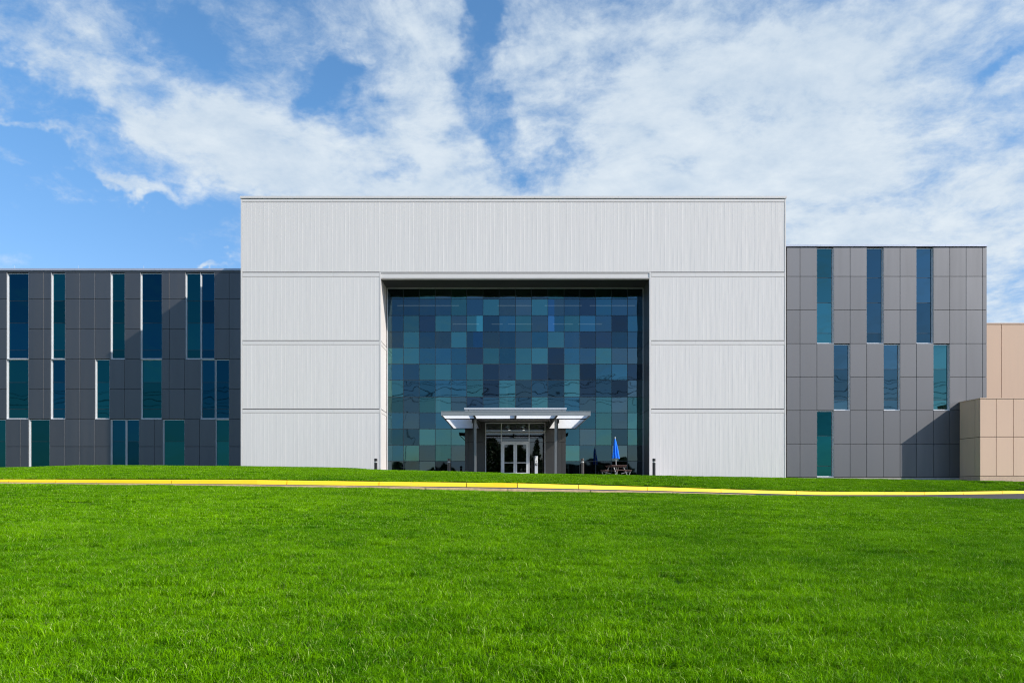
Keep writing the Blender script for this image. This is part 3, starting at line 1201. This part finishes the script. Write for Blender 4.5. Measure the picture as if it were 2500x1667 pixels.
# ------------------------------------------------------------------ entrance vestibule
ves = thing('entrance_vestibule', 'grey panelled glass entrance vestibule with double doors under the flat canopy', 'entrance', ((VX0 + VX1) / 2, 50, 1))
gx0, gx1 = X(1185.0, YV), X(1331.4, YV)
zo = Z(1031.6, YV)
ZF = float(z_far(0.5, 49.4)) + .03        # floor level at the doors
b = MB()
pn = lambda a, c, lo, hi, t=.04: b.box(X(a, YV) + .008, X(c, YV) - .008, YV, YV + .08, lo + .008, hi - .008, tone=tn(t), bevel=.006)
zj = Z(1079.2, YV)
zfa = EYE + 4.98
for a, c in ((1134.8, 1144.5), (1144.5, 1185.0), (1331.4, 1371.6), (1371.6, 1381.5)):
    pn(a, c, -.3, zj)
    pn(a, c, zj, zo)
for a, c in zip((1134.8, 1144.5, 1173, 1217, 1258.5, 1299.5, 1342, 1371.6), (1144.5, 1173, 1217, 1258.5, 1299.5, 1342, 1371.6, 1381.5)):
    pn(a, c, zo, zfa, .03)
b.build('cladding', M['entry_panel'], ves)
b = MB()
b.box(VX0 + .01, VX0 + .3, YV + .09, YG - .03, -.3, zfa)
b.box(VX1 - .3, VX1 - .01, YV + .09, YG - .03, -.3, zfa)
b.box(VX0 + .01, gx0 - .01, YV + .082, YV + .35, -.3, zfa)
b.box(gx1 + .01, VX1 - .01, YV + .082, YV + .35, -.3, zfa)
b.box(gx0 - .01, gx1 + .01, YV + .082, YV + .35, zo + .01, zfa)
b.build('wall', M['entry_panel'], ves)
b = MB()
b.box(VX0 - .03, VX1 + .03, YV - .03, YG - .03, zfa, zfa + .08)
b.build('roof', M['alu_dim'], ves)
# interior
b = MB()
yb = 58.5
b.box(gx0 - .3, gx1 + .3, YV + .36, yb, zo + .1, zo + .16)           # ceiling
b.box(gx0 - .36, gx0 - .3, YV + .36, yb, -.3, zo + .16)
b.box(gx1 + .3, gx1 + .36, YV + .36, yb, -.3, zo + .16)
b.box(gx0 - .36, gx1 + .36, yb, yb + .1, -.3, zo + .16)
b.build('inner_wall', M['interior'], ves)
b = MB()
b.box(gx0 - .3, gx1 + .3, YV + .36, yb, ZF - .1, ZF)
b.build('floor', M['int_floor'], ves)
zce = zo + .1
for xx in (-.03, 1.15):
    for Yl in (50.7, 52.7, 54.7, 56.7):
        l = MB()
        xo = xx + (0.05 * (Yl - 50.7) / 2)
        l.tube((xo, Yl, zce - .025), (xo, Yl, zce + .01), .085, .095, 12)
        l.build('downlight', M['lamp'], ves)
# glazing frame
yf0, yf1 = YV + .05, YV + .17
fr = MB()


def vbar(pa, pb, za, zb_, dy_=0.0):
    fr.box(X(pa, YV), X(pb, YV), yf0 - dy_, yf1, za, zb_)


vbar(1184.9, 1186.6, ZF, zo)
vbar(1329.8, 1331.4, ZF, zo)
vbar(1222.9, 1225.0, ZF, zo)
vbar(1290.8, 1292.8, ZF, zo)
for pa, pb in ((1186.6, 1222.9), (1225.0, 1290.8), (1292.8, 1329.8)):
    fr.box(X(pa, YV), X(pb, YV), yf0 + .003, yf1, zo - .05, zo)
    fr.box(X(pa, YV), X(pb, YV), yf0 + .003, yf1, Z(1056.6, YV), Z(1055.0, YV))
    fr.box(X(pa, YV), X(pb, YV), yf0 + .003, yf1, Z(1053.6, YV), Z(1052.2, YV))
for pa, pb in ((1186.6, 1222.9), (1292.8, 1329.8)):
    fr.box(X(pa, YV), X(pb, YV), yf0 + .02, yf1, Z(1078.9, YV), Z(1078.0, YV), mi=1)
    fr.box(X(pa, YV), X(pb, YV), yf0 + .003, yf1, ZF, ZF + .12)
fr.box(X(1225.0, YV), X(1290.8, YV), yf0 + .003, yf1, Z(1079.8, YV), Z(1077.4, YV))
for pa, pb in ((1186.6, 1222.9), (1225.0, 1290.8), (1292.8, 1329.8)):
    fr.box(X(pa, YV), X(pb, YV), yf0 + .02, yf1 - .01, Z(1055.0, YV), Z(1053.6, YV), mi=1)
glz = fr.build('window_frame', [M['alu'], M['dark']], ves)
b = MB()
yg = YV + .12
for pa, pb, la, lb in ((1186.6, 1222.9, 1053.6, 1034), (1225, 1290.8, 1053.6, 1034), (1292.8, 1329.8, 1053.6, 1034),
                       (1186.6, 1222.9, 1078, 1056.6), (1225, 1290.8, 1077.4, 1056.6), (1292.8, 1329.8, 1078, 1056.6),
                       (1186.6, 1222.9, 1165, 1079), (1292.8, 1329.8, 1165, 1079)):
    b.quad((X(pa, YV), yg, Z(la, YV)), (X(pb, YV), yg, Z(la, YV)), (X(pb, YV), yg, Z(lb, YV)), (X(pa, YV), yg, Z(lb, YV)))
b.build('glazing', M['door_glass'], ves)
# the two door leaves
for (a, c, ga, gc, hx) in ((1225.4, 1257.6, 1231.2, 1253.6, 1255.3), (1258.0, 1290.4, 1262.2, 1284.8, 1260.3)):
    d = MB()
    y0, y1 = yf0 + .01, yf0 + .06
    zt_ = Z(1080.0, YV)
    zgt = Z(1085.0, YV)
    d.box(X(a, YV), X(ga, YV), y0, y1, ZF + .01, zt_)
    d.box(X(gc, YV), X(c, YV), y0, y1, ZF + .01, zt_)
    d.box(X(ga, YV), X(gc, YV), y0 + .002, y1, zgt, zt_)
    d.box(X(ga, YV), X(gc, YV), y0 + .002, y1, ZF + .01, ZF + .20)
    d.box(X(ga, YV), X(gc, YV), y0 + .002, y1, Z(1130.0, YV), Z(1128.2, YV))
    door = d.build('door', M['alu'], ves)
    g_ = MB()
    yy_ = (y0 + y1) / 2
    g_.quad((X(ga, YV), yy_, ZF + .20), (X(gc, YV), yy_, ZF + .20), (X(gc, YV), yy_, Z(1130.0, YV)), (X(ga, YV), yy_, Z(1130.0, YV)))
    g_.quad((X(ga, YV), yy_, Z(1128.2, YV)), (X(gc, YV), yy_, Z(1128.2, YV)), (X(gc, YV), yy_, zgt), (X(ga, YV), yy_, zgt))
    g_.build('pane', M['door_glass'], door)
    h = MB()
    hz0, hz1 = Z(1134, YV), Z(1124, YV)
    xh = X(hx, YV)
    sg = 1 if hx > 1258 else -1
    pts = [(xh, y0, hz0), (xh, y0 - .05, hz0), (xh - sg * -.03, y0 - .09, hz0 + .05), (xh + sg * .03, y0 - .09, hz1 - .05), (xh, y0 - .05, hz1), (xh, y0, hz1)]
    for p, q in zip(pts[:-1], pts[1:]):
        h.tube(p, q, .014, .014, 8)
    h.build('handle', M['steel'], door)

# canopy
YC = 40.6
cx0, cx1 = X(1076.8, YC), X(1442.0, YC)
zc0, zc1 = Z(1014.3, YC), Z(1004.3, YC)
can = thing('entrance_canopy', 'flat metal canopy with translucent white panels on two posts over the doors', 'canopy', ((cx0 + cx1) / 2, 45, 1))
YCB = YV - .06
b = MB()
b.box(cx0, cx1, YC, YC + .06, zc0, zc1)
b.box(cx0, cx0 + .05, YC + .06, YCB, zc0, zc1)
b.box(cx1 - .05, cx1, YC + .06, YCB, zc0, zc1)
b.box(cx0 - .012, cx1 + .012, YC - .02, YC + .10, zc1, zc1 + .02)
b.build('fascia', M['alu_dim'], can)
b = MB()
zp = zc0 + .025
ymid = 42.5
bxs = [X(1157, 40.7), X(1259, 40.7), X(1358, 40.7)]
bxs[0], bxs[2] = -2.0, 2.90
for k, xq in enumerate(bxs):
    b.box(xq - .06, xq + .06, YC + .06, YCB if k != 1 else ymid, zc0 - .0, zc1 - .02)
b.box(cx0 + .05, cx1 - .05, ymid, ymid + .10, zc0 - .03, zc0 + .06)
b.box(cx0 + .05, bxs[0] - .06, YCB - .1, YCB, zc0 - .03, zc1 - .03)
b.box(bxs[2] + .06, cx1 - .05, YCB - .1, YCB, zc0 - .03, zc1 - .03)
b.box(cx0 + .05, cx0 + .08, YC + .06, YCB - .1, zc0, zp - .002)
b.box(cx1 - .08, cx1 - .05, YC + .06, YCB - .1, zc0, zp - .002)
b.build('beam', M['black'], can)
edges = [cx0 + .05] + bxs + [cx1 - .05]
for i in range(4):
    l_ = edges[i] + (.06 if i else 0)
    r_ = edges[i + 1] - (.06 if i < 3 else 0)
    q = MB()
    q.quad((l_, YC + .06, zp), (l_, ymid, zp), (r_, ymid, zp), (r_, YC + .06, zp))
    q.build('roof_panel', M['frosted'], can)
for l_, r_ in ((cx0 + .05, bxs[0] - .06), (bxs[2] + .06, cx1 - .05)):
    q = MB()
    q.quad((l_, ymid + .1, zp), (l_, YCB - .1, zp), (r_, YCB - .1, zp), (r_, ymid + .1, zp))
    q.build('roof_panel', M['frosted'], can)
# raised middle roof, its front edge shows above the canopy
YU = 42.8
ux0, ux1 = X(1134.4, YU), X(1382.0, YU)
b = MB()
b.box(ux0, ux1, YU, YV - .04, Z(1003.8, YU), Z(999.0, YU))
for a in (X(1144, YU), X(1372, YU)):
    b.box(a - .01, a + .01, YU - .004, YU + .02, Z(1003.8, YU), Z(999.0, YU), mi=1)
b.build('upper_roof', [M['alu_dim'], M['joint']], can)
b = MB()
b.box(ux0 - .03, X(1278, YU) - .004, YU - .04, YV - .04, Z(998.9, YU), Z(995.4, YU))
b.box(X(1278, YU) + .004, ux1 + .03, YU - .04, YV - .04, Z(998.9, YU), Z(995.4, YU))
b.build('upper_coping', M['alu'], can)
for xq in (bxs[0], bxs[2]):
    b = MB()
    for yy_ in (43.6, 46.2, 48.8):
        b.box(xq - .05, xq + .05, yy_ - .05, yy_ + .05, zc1 - .02, Z(1003.8, YU))
    b.build('strut', M['black'], can)
YP = 42.3
for xq, sg in ((-2.0, -1), (2.93, 1)):
    zb0 = float(z_far(xq, YP))
    b = MB()
    b.box(xq - .065, xq + .065, YP - .065, YP + .065, zb0, zc0 - .03, bevel=.008)
    if sg > 0:
        b.box(xq + .07, xq + .16, YP + .02, YP + .07, zb0, zc0 - .03, mi=1)
    else:
        b.box(xq - .16, xq - .07, YP + .02, YP + .07, zb0, zc0 - .03, mi=1)
    b.box(xq - .14, xq + .14, YP - .12, YP + .12, zb0, zb0 + .02)
    post = b.build('post', [M['post_metal'], M['entry_panel']], can)
    b = MB()
    xx = xq + sg * .14
    b.box(xx - .08, xx + .08, YP - .05, YP + .10, zc0 - .28, zc0 - .04)
    b.build('bracket', M['black'], can)

# accessible door push post
Yp = 45.6
xq = X(1309.2, Yp)
zb0 = float(z_far(xq, 46))
pd = thing('push_button_post', 'slim silver door-opener post with white sign and square button, right of doors', 'post', (xq, Yp, zb0))
b = MB()
b.box(xq - .10, xq + .10, Yp, Yp + .10, zb0, Z(1112.5, Yp), bevel=.01)
b.build('body', M['alu'], pd)
b = MB()
b.box(xq - .075, xq + .085, Yp - .006, Yp - .001, Z(1129.5, Yp), Z(1114.2, Yp))
sign = b.build('sign_plate', M['plate'], pd)
b = MB()
ys_ = Yp - .009
b.box(xq - .04, xq - .015, ys_, ys_ + .002, Z(1121, Yp), Z(1116, Yp))
b.box(xq - .065, xq - .005, ys_, ys_ + .002, Z(1116.8, Yp), Z(1115.6, Yp))
b.box(xq - .035, xq + .02, ys_, ys_ + .002, Z(1127.5, Yp), Z(1123.5, Yp))
b.build('printed_mark', M['black'], sign)
b = MB()
b.box(xq - .075, xq + .075, Yp - .012, Yp - .001, Z(1136.6, Yp), Z(1130.4, Yp), bevel=.004)
bt = b.build('button', M['black'], pd)
b = MB()
for t in range(14):
    a0, a1 = math.radians(20 + t * 20), math.radians(20 + (t + 1) * 20)
    cxx, czz = xq - .005, Z(1134.0, Yp)
    for rr in (.038,):
        b.tube((cxx + rr * math.cos(a0), Yp - .013, czz + rr * math.sin(a0)), (cxx + rr * math.cos(a1), Yp - .013, czz + rr * math.sin(a1)), .006, .006, 6)
b.tube((xq, Yp - .013, czz + .0), (xq, Yp - .013, czz + .06), .007, .007, 6)
b.tube((xq, Yp - .013, czz + .01), (xq + .035, Yp - .013, czz + .01), .006, .006, 6)
b.build('wheelchair_symbol', M['plate'], bt)


# ------------------------------------------------------------------ bollard lights
def bollard(px, Y, m, label):
    x = X(px, Y)
    zb_ = float(z_far(x, 46)) - 0.02
    z1 = Z(1118.8, Y)
    o = thing('bollard_light', label, 'bollard', (x, Y, zb_), 'bollard lights along the entrance terrace')
    b = MB()
    b.lathe([(.125, zb_), (.125, zb_ + .02), (.104, zb_ + .03), (.104, z1 - .29), (.09, z1 - .285)], x, Y)
    b.build('body', m, o, smooth=False)
    b = MB()
    b.lathe([(.09, z1 - .285), (.09, z1 - .19)], x, Y)
    for k in range(3):
        zz_ = z1 - .27 + k * .03
        b.lathe([(.085, zz_), (.103, zz_), (.103, zz_ + .008), (.085, zz_ + .012)], x, Y)
    b.build('lens', M['lens'], o)
    b = MB()
    b.lathe([(.09, z1 - .19), (.107, z1 - .188), (.107, z1 - .03), (.098, z1 - .008), (.08, z1)], x, Y)
    b.build('cap', m, o, smooth=False)


bollard(917.4, 46.4, M['black'], 'black bollard light before the white wall left of the glass')
bollard(1096.2, 46.4, M['bronze'], 'dark bollard light left of the entrance, in front of the glass')
bollard(1422.2, 46.4, M['bronze'], 'bronze bollard light between the entrance and the blue umbrella')
bollard(1596.6, 46.4, M['black'], 'black bollard light before the white wall right of the glass')

# ------------------------------------------------------------------ picnic table and umbrella
YT = 47.0
xt = X(1504.2, YT)
zt0 = float(z_far(xt, 46)) + .006
ztt = Z(1135.6, YT)
pt = thing('picnic_table', 'square brown wooden picnic table with four benches under blue umbrella', 'picnic table', (xt, YT, zt0))
R = Matrix.Translation((xt, YT, 0)) @ Matrix.Rotation(math.radians(14), 4, 'Z')
b = MB()
for i in range(7):
    a = -.56 + i * .16
    b.box(a + .006, a + .154, -.56, .56, ztt - .045, ztt, M4=R, bevel=.0)
for s in (-.4, .4):
    b.box(-.54, .54, s - .045, s + .045, ztt - .13, ztt - .046, M4=R)
b.build('tabletop', M['wood'], pt)
zs_ = Z(1147.0, YT)
for k in range(4):
    Rk = R @ Matrix.Rotation(k * math.pi / 2, 4, 'Z')
    b = MB()
    b.box(-.42, .42, .70, .835, zs_ - .04, zs_, M4=Rk)
    b.box(-.42, .42, .845, .98, zs_ - .04, zs_, M4=Rk)
    for s in (-.3, .3):
        b.box(s - .035, s + .035, .70, .97, zs_ - .11, zs_ - .041, M4=Rk)
    b.build('bench', M['wood'], pt)
for k in range(4):
    Rk = R @ Matrix.Rotation(k * math.pi / 2, 4, 'Z')
    b = MB()
    def P(x, y, z):
        return tuple(Rk @ Vector((x, y, z)))
    b.tube(P(.35, .35, ztt - .05), P(.26, .74, zt0), .032, .032, 8)
    b.tube(P(.2, .3, zs_ - .25), P(.3, .93, zs_ - .06), .028, .028, 8)
    b.tube(P(.3, .92, zs_ - .05), P(.3, .80, zt0), .028, .028, 8)
    b.build('leg', M['alu_dim'], pt)

um = thing('patio_umbrella', 'closed bright blue patio umbrella standing in the picnic table', 'umbrella', (xt, YT, zt0))
lean = lambda z: xt - (z - ztt) * .038
zu0, zu1 = Z(1117.3, YT), Z(1071.0, YT)
b = MB()
b.tube((lean(zt0 + .03), YT, zt0 + .02), (lean(zu1), YT, zu1), .022, .02, 12)
b.tube((xt, YT, zt0), (xt, YT, zt0 + .07), .26, .22, 20)
b.build('pole', M['lens'], um)
b = MB()
b.tube((lean(zu1 - .03), YT, zu1 - .03), (lean(zu1 + .14), YT, zu1 + .14), .03, .022, 10)
b.build('finial', M['plate'], um)
b = MB()
NS, NR = 48, 18
n0 = len(b.v)
for r in range(NR + 1):
    t = r / NR
    z = zu1 + (zu0 - zu1) * t
    rad = .035 + .235 * t ** .85
    for s in range(NS):
        a = 2 * math.pi * s / NS
        fold = abs(((s / 6.0) % 1) - .5) * 2
        rr = rad * (1.0 - .46 * fold * min(1, t * 2 + .15)) * (1 + .05 * math.sin(a * 3 + t * 5))
        zz_ = z - (.06 * (1 - fold) * (t ** 3)) + .02 * math.sin(a * 2) * t
        b.v.append((lean(z) + rr * math.cos(a + .25 * t), YT + rr * math.sin(a + .25 * t), zz_))
for r in range(NR):
    for s in range(NS):
        j = (s + 1) % NS
        b.f.append((n0 + r * NS + s, n0 + (r + 1) * NS + s, n0 + (r + 1) * NS + j, n0 + r * NS + j))
        b.mi.append(0)
        b.tone.append((1, 1, 1))
b.build('canopy', M['blue'], um)


# ------------------------------------------------------------------ things behind the photographer, seen mirrored in the glass
def tree(x, y, h, w, label, n=900, bare=False, group=None, leaf=1.0):
    zg = float(z_near(x, max(y, -60)))
    o = thing('pine_tree' if not bare else 'leafy_tree', label, 'tree', (x, y, zg), group)
    b = MB()
    b.tube((x, y, zg), (x, y, zg + h * .95), .02 * h, .004 * h, 8)
    for i in range(16):
        a = random.uniform(0, 6.28); zz_ = zg + h * random.uniform(.25, .85)
        L = w * .5 * random.uniform(.5, 1) * (1.1 - (zz_ - zg) / h)
        b.tube((x, y, zz_), (x + L * math.cos(a), y + L * math.sin(a), zz_ + L * .35), .03, .008, 5)
    b.build('trunk', M['bark'], o)
    c = MB()
    for i in range(n):
        t = random.random() ** .8
        zz_ = zg + h * (.12 + .86 * t)
        if bare:
            rad = w * .5 * math.sin(math.pi * (.15 + .8 * t)) * random.uniform(.3, 1)
        else:
            rad = w * .5 * (1.02 - t) * random.uniform(.35, 1)
        a = random.uniform(0, 6.28)
        p = Vector((x + rad * math.cos(a), y + rad * math.sin(a), zz_))
        s = random.uniform(.12, .30) * leaf
        d1 = Vector((random.gauss(0, 1), random.gauss(0, 1), random.gauss(0, .6))).normalized() * s
        d2 = d1.cross(Vector((random.gauss(0, 1), random.gauss(0, 1), random.gauss(0, 1)))).normalized() * s * .7
        c.quad(tuple(p - d1 - d2), tuple(p + d1 - d2), tuple(p + d1 + d2), tuple(p - d1 + d2))
    c.build('crown', M['leaves'], o)


tree(-2.8, -15, 10.6, 7.6, 'dark leafy tree mirrored in the glazing left of the doors', 2600, True)
tree(1.2, -17, 10.0, 8.0, 'dark leafy tree mirrored in the entrance doors', 2600, True)
tree(4.8, -15, 10.4, 4.8, 'dark evergreen mirrored in the glass right of the entrance doors', 500)
tree(-22, -22, 6.4, 8.0, 'round leafy tree mirrored at the left foot of the glass wall', 1500, True)
tree(-15.5, -20, 4.6, 6.0, 'low leafy tree mirrored left of the entrance in the glass', 1000, True)
tree(21, -18, 7.4, 6.0, 'leafy tree mirrored at the right foot of the glass wall', 1200, True)
tree(34, -22, 8, 8.0, 'leafy tree standing behind the photographer on the far right', 1200, True)
c = MB()
for i in range(16):
    tx_, ty_ = -38 + i * 5.0 + random.uniform(-1.5, 1.5), -44 + random.uniform(-3, 3)
    h, w_ = random.uniform(4.5, 8.5), random.uniform(5, 8)
    c.tube((tx_, ty_, -1), (tx_, ty_, h * .7), .16, .06, 6)
    for k in range(420):
        t = random.random() ** .8
        rad = w_ * .5 * math.sin(math.pi * (.15 + .8 * t)) * random.uniform(.3, 1)
        a = random.uniform(0, 6.28)
        p = Vector((tx_ + rad * math.cos(a), ty_ + rad * math.sin(a), -1 + (h + 1) * (.1 + .88 * t)))
        q_ = random.uniform(.22, .5)
        d1 = Vector((random.gauss(0, 1), random.gauss(0, 1), random.gauss(0, .6))).normalized() * q_
        d2 = d1.cross(Vector((random.gauss(0, 1), random.gauss(0, 1), random.gauss(0, 1)))).normalized() * q_ * .7
        c.quad(tuple(p - d1 - d2), tuple(p + d1 - d2), tuple(p + d1 + d2), tuple(p - d1 + d2))
wood = c.build('far_woodland', M['leaves'])
wood['kind'] = 'stuff'
wood['label'] = 'far row of trees mirrored along the foot of the glass wall'
wood['category'] = 'woodland'
b = MB()
b.box(6.5, 27, -52, -49, -1, 7.6)
b.box(6.2, 27.3, -52.3, -48.7, 7.6, 7.9)
for i in range(5):
    b.box(8 + i * 3.8, 10 + i * 3.8, -48.98, -48.9, 3.4, 5.0, mi=1)
shed = b.build('storage_shed', [M['bark'], M['black']], None)
shed['label'] = 'dark low shed mirrored behind the umbrella in the glass'
shed['category'] = 'shed'

# power lines on wooden poles
for i, xq in enumerate((-112, -42, 42, 112)):
    o = thing('utility_pole', ['wooden utility pole far to the left behind the viewpoint', 'wooden utility pole left behind the viewpoint, nearer one',
                               'wooden utility pole right behind the viewpoint, nearer one', 'wooden utility pole far to the right behind the viewpoint'][i],
              'utility pole', (xq, -12, -.6), 'utility poles behind the viewpoint')
    b = MB()
    b.tube((xq, -12, -.7), (xq, -12, 21.0), .18, .12, 10)
    b.build('mast', M['pole_wood'], o)
    b = MB()
    b.box(xq - .06, xq + .06, -13.4, -10.6, 20.3, 20.45)
    b.box(xq - .06, xq + .06, -13.2, -10.8, 18.9, 19.05)
    b.build('crossarm', M['pole_wood'], o)
wi = 0
for y, z in ((-13.3, 20.5), (-10.7, 20.5), (-13.1, 19.3), (-10.9, 18.9), (-11.9, 18.0), (-12.1, 17.2)):
    b = MB()
    pts_ = []
    for a, c in ((-112, -42), (-42, 42), (42, 112)):
        for k in range(17):
            t = k / 16
            pts_.append((a + (c - a) * t, y, z - 1.0 * 4 * t * (1 - t)))
    for p, q in zip(pts_[:-1], pts_[1:]):
        if (Vector(p) - Vector(q)).length > .01:
            b.tube(p, q, .04, .04, 5, caps=False)
    o = b.build('power_cable', M['black'], None)
    o['label'] = ['black power cable on the top crossarm, outer side away from the building', 'black power cable on the top crossarm, side facing the building',
                  'black power cable on the lower crossarm, outer side away from the building', 'black power cable on the lower crossarm, side facing the building',
                  'black power cable on the masts, just below both crossarms', 'black power cable lowest of all on the wooden masts'][wi]
    wi += 1
    o['category'] = 'cable'
    o['group'] = 'power cables behind the viewpoint'
# car park lamp post
for i, (xq, yq, h) in enumerate(((-16.6, -8.5, 14.5), (-23.0, -9.5, 11.5))):
    o = thing('lamp_post', ['tall pale lamp post mirrored in the left panes of the glass', 'shorter pale lamp post mirrored at the left edge of the glass'][i],
              'lamp post', (xq, yq, -.2), 'lamp posts of the car park')
    b = MB()
    b.tube((xq, yq, -.3), (xq, yq, h), .10, .06, 10)
    b.build('post', M['lens'], o)
    b = MB()
    b.box(xq - .35, xq + .35, yq - .18, yq + .18, h, h + .12)
    b.build('lamp_head', M['alu_dim'], o)

# ------------------------------------------------------------------ grass blades
src = bpy.data.collections.new('turf_patches')


def patch(name, size, n, hmin, hmax, wid, seed):
    r = np.random.default_rng(seed)
    x = r.uniform(-size / 2, size / 2, n)
    y = r.uniform(-size / 2, size / 2, n)
    # tufts: neighbouring blades share a lean and height
    ti = r.integers(0, max(4, n // 14), n)
    ntf = ti.max() + 1
    tx, ty = r.uniform(-size / 2, size / 2, ntf), r.uniform(-size / 2, size / 2, ntf)
    pull = r.uniform(0, 1, n) < .55
    x = np.where(pull, tx[ti] + r.normal(0, .018, n), x)
    y = np.where(pull, ty[ti] + r.normal(0, .018, n), y)
    ta = r.uniform(0, 6.28, ntf)
    hh = r.uniform(hmin, hmax, n) * (0.75 + .5 * r.uniform(0, 1, ntf)[ti])
    lean = np.abs(r.normal(0, .75, n)) + .2
    az = np.where(pull, ta[ti] + r.normal(0, .7, n), r.uniform(0, 6.28, n))
    wa = r.uniform(0, 6.28, n)
    w = wid * r.uniform(.6, 1.3, n)
    ex, ey = np.cos(wa) * w / 2, np.sin(wa) * w / 2
    lx, ly = np.cos(az) * lean, np.sin(az) * lean
    V = np.zeros((n, 5, 3))
    V[:, 0] = np.stack([x - ex, y - ey, np.full(n, -.01)], 1)
    V[:, 1] = np.stack([x + ex, y + ey, np.full(n, -.01)], 1)
    mx, my, mz = x + lx * hh * .35, y + ly * hh * .35, hh * .58
    V[:, 2] = np.stack([mx + ex * .8, my + ey * .8, mz], 1)
    V[:, 3] = np.stack([mx - ex * .8, my - ey * .8, mz], 1)
    V[:, 4] = np.stack([x + lx * hh * 1.15, y + ly * hh * 1.15, hh * (1 - .25 * lean)], 1)
    me = bpy.data.meshes.new(name)
    base = np.arange(n) * 5
    quads = np.stack([base, base + 1, base + 2, base + 3], 1)
    tris = np.stack([base + 3, base + 2, base + 4], 1)
    me.vertices.add(n * 5)
    me.vertices.foreach_set('co', V.reshape(-1))
    loops = np.concatenate([np.concatenate([quads, tris], 1).reshape(-1)])
    me.loops.add(len(loops))
    me.loops.foreach_set('vertex_index', loops)
    me.polygons.add(n * 2)
    starts = np.stack([np.arange(n) * 7, np.arange(n) * 7 + 4], 1).reshape(-1)
    me.polygons.foreach_set('loop_start', starts)
    me.update(calc_edges=True)
    tone = np.clip(r.uniform(0, 1, n) ** 1.3 * .75 + .35 * r.uniform(0, 1, ntf)[ti], 0, 1)
    pale_glint = np.where(r.uniform(0, 1, n) < .055, r.uniform(.3, 1, n), 0)
    ca = me.color_attributes.new('tone', 'FLOAT_COLOR', 'POINT')
    arr = np.zeros((n, 5, 4))
    arr[:, :, 0] = tone[:, None]
    arr[:, :, 1] = pale_glint[:, None]
    arr[:, :, 3] = 1
    ca.data.foreach_set('color', arr.reshape(-1))
    me.materials.append(M['blade'])
    o = bpy.data.objects.new(name, me)
    src.objects.link(o)
    return o


for k in range(5):
    patch('patch_a%d' % k, 0.62, 2500, .030, .078, .0042, 10 + k)
for k in range(4):
    patch('patch_b%d' % k, 0.72, 1900, .030, .060, .0062, 30 + k)


def scatter(name, pts, idx, label):
    me = bpy.data.meshes.new(name)
    me.from_pydata([tuple(p) for p in pts], [], [])
    a = me.attributes.new('pick', 'INT', 'POINT')
    a.data.foreach_set('value', idx.astype(np.int32))
    n = len(pts)
    a = me.attributes.new('spin', 'FLOAT_VECTOR', 'POINT')
    sp = np.zeros((n, 3)); sp[:, 2] = rng.uniform(0, 6.283, n)
    a.data.foreach_set('vector', sp.reshape(-1))
    a = me.attributes.new('size', 'FLOAT', 'POINT')
    a.data.foreach_set('value', rng.uniform(.85, 1.2, n))
    o = bpy.data.objects.new(name, me)
    COL.objects.link(o)
    ng = bpy.data.node_groups.new(name, 'GeometryNodeTree')
    ng.interface.new_socket('Geometry', in_out='INPUT', socket_type='NodeSocketGeometry')
    ng.interface.new_socket('Geometry', in_out='OUTPUT', socket_type='NodeSocketGeometry')
    gi = ng.nodes.new('NodeGroupInput'); go = ng.nodes.new('NodeGroupOutput')
    iop = ng.nodes.new('GeometryNodeInstanceOnPoints')
    ci = ng.nodes.new('GeometryNodeCollectionInfo')
    ci.inputs['Collection'].default_value = src
    ci.inputs['Separate Children'].default_value = True
    ci.inputs['Reset Children'].default_value = True
    iop.inputs['Pick Instance'].default_value = True

    def attr(nm, t):
        q = ng.nodes.new('GeometryNodeInputNamedAttribute')
        q.data_type = t
        q.inputs['Name'].default_value = nm
        return q.outputs[0]
    L = ng.links.new
    L(gi.outputs[0], iop.inputs['Points'])
    L(ci.outputs[0], iop.inputs['Instance'])
    L(attr('pick', 'INT'), iop.inputs['Instance Index'])
    er = ng.nodes.new('FunctionNodeEulerToRotation')
    L(attr('spin', 'FLOAT_VECTOR'), er.inputs[0])
    L(er.outputs[0], iop.inputs['Rotation'])
    L(attr('size', 'FLOAT'), iop.inputs['Scale'])
    L(iop.outputs[0], go.inputs[0])
    md = o.modifiers.new('scatter', 'NODES')
    md.node_group = ng
    o['kind'] = 'stuff'
    o['label'] = label
    o['category'] = 'grass'
    return o


def gridpts(y0, y1, step, zf, yfun=None, idx=(0, 5), slack=5.0):
    P_, I_ = [], []
    for y in np.arange(y0, y1, step):
        hw = max(0, y) * .80 + slack
        x = np.arange(-hw, hw, step)
        x = x + rng.uniform(-.3, .3, len(x)) * step
        yy_ = y + rng.uniform(-.3, .3, len(x)) * step
        keep = np.ones(len(x), bool) if yfun is None else yfun(x, yy_)
        x, yy_ = x[keep], yy_[keep]
        if len(x) == 0:
            continue
        z = zf(x, yy_)
        P_.append(np.stack([x, yy_, z], 1))
        I_.append(rng.integers(idx[0], idx[1], len(x)))
    return np.concatenate(P_), np.concatenate(I_)


p1, i1 = gridpts(2.0, 13, .42, z_near, None, (0, 5))
p2, i2 = gridpts(13, YE - .28, .46, z_near, lambda x, y: y < YE - .30, (5, 9))
scatter('lawn_grass', np.concatenate([p1, p2]), np.concatenate([i1, i2]), 'thick bright green mown grass filling the foreground')
p3, i3 = gridpts(28, 52, .50, z_far,
                 lambda x, y: (y > at(kerb_top, x, 1) + .50) & (y < np.minimum(at(ridge, x, 1) + .15, 60)), (5, 9), 3.0)
scatter('bank_grass', p3, i3, 'bright green grass bank between the yellow kerb and the building')
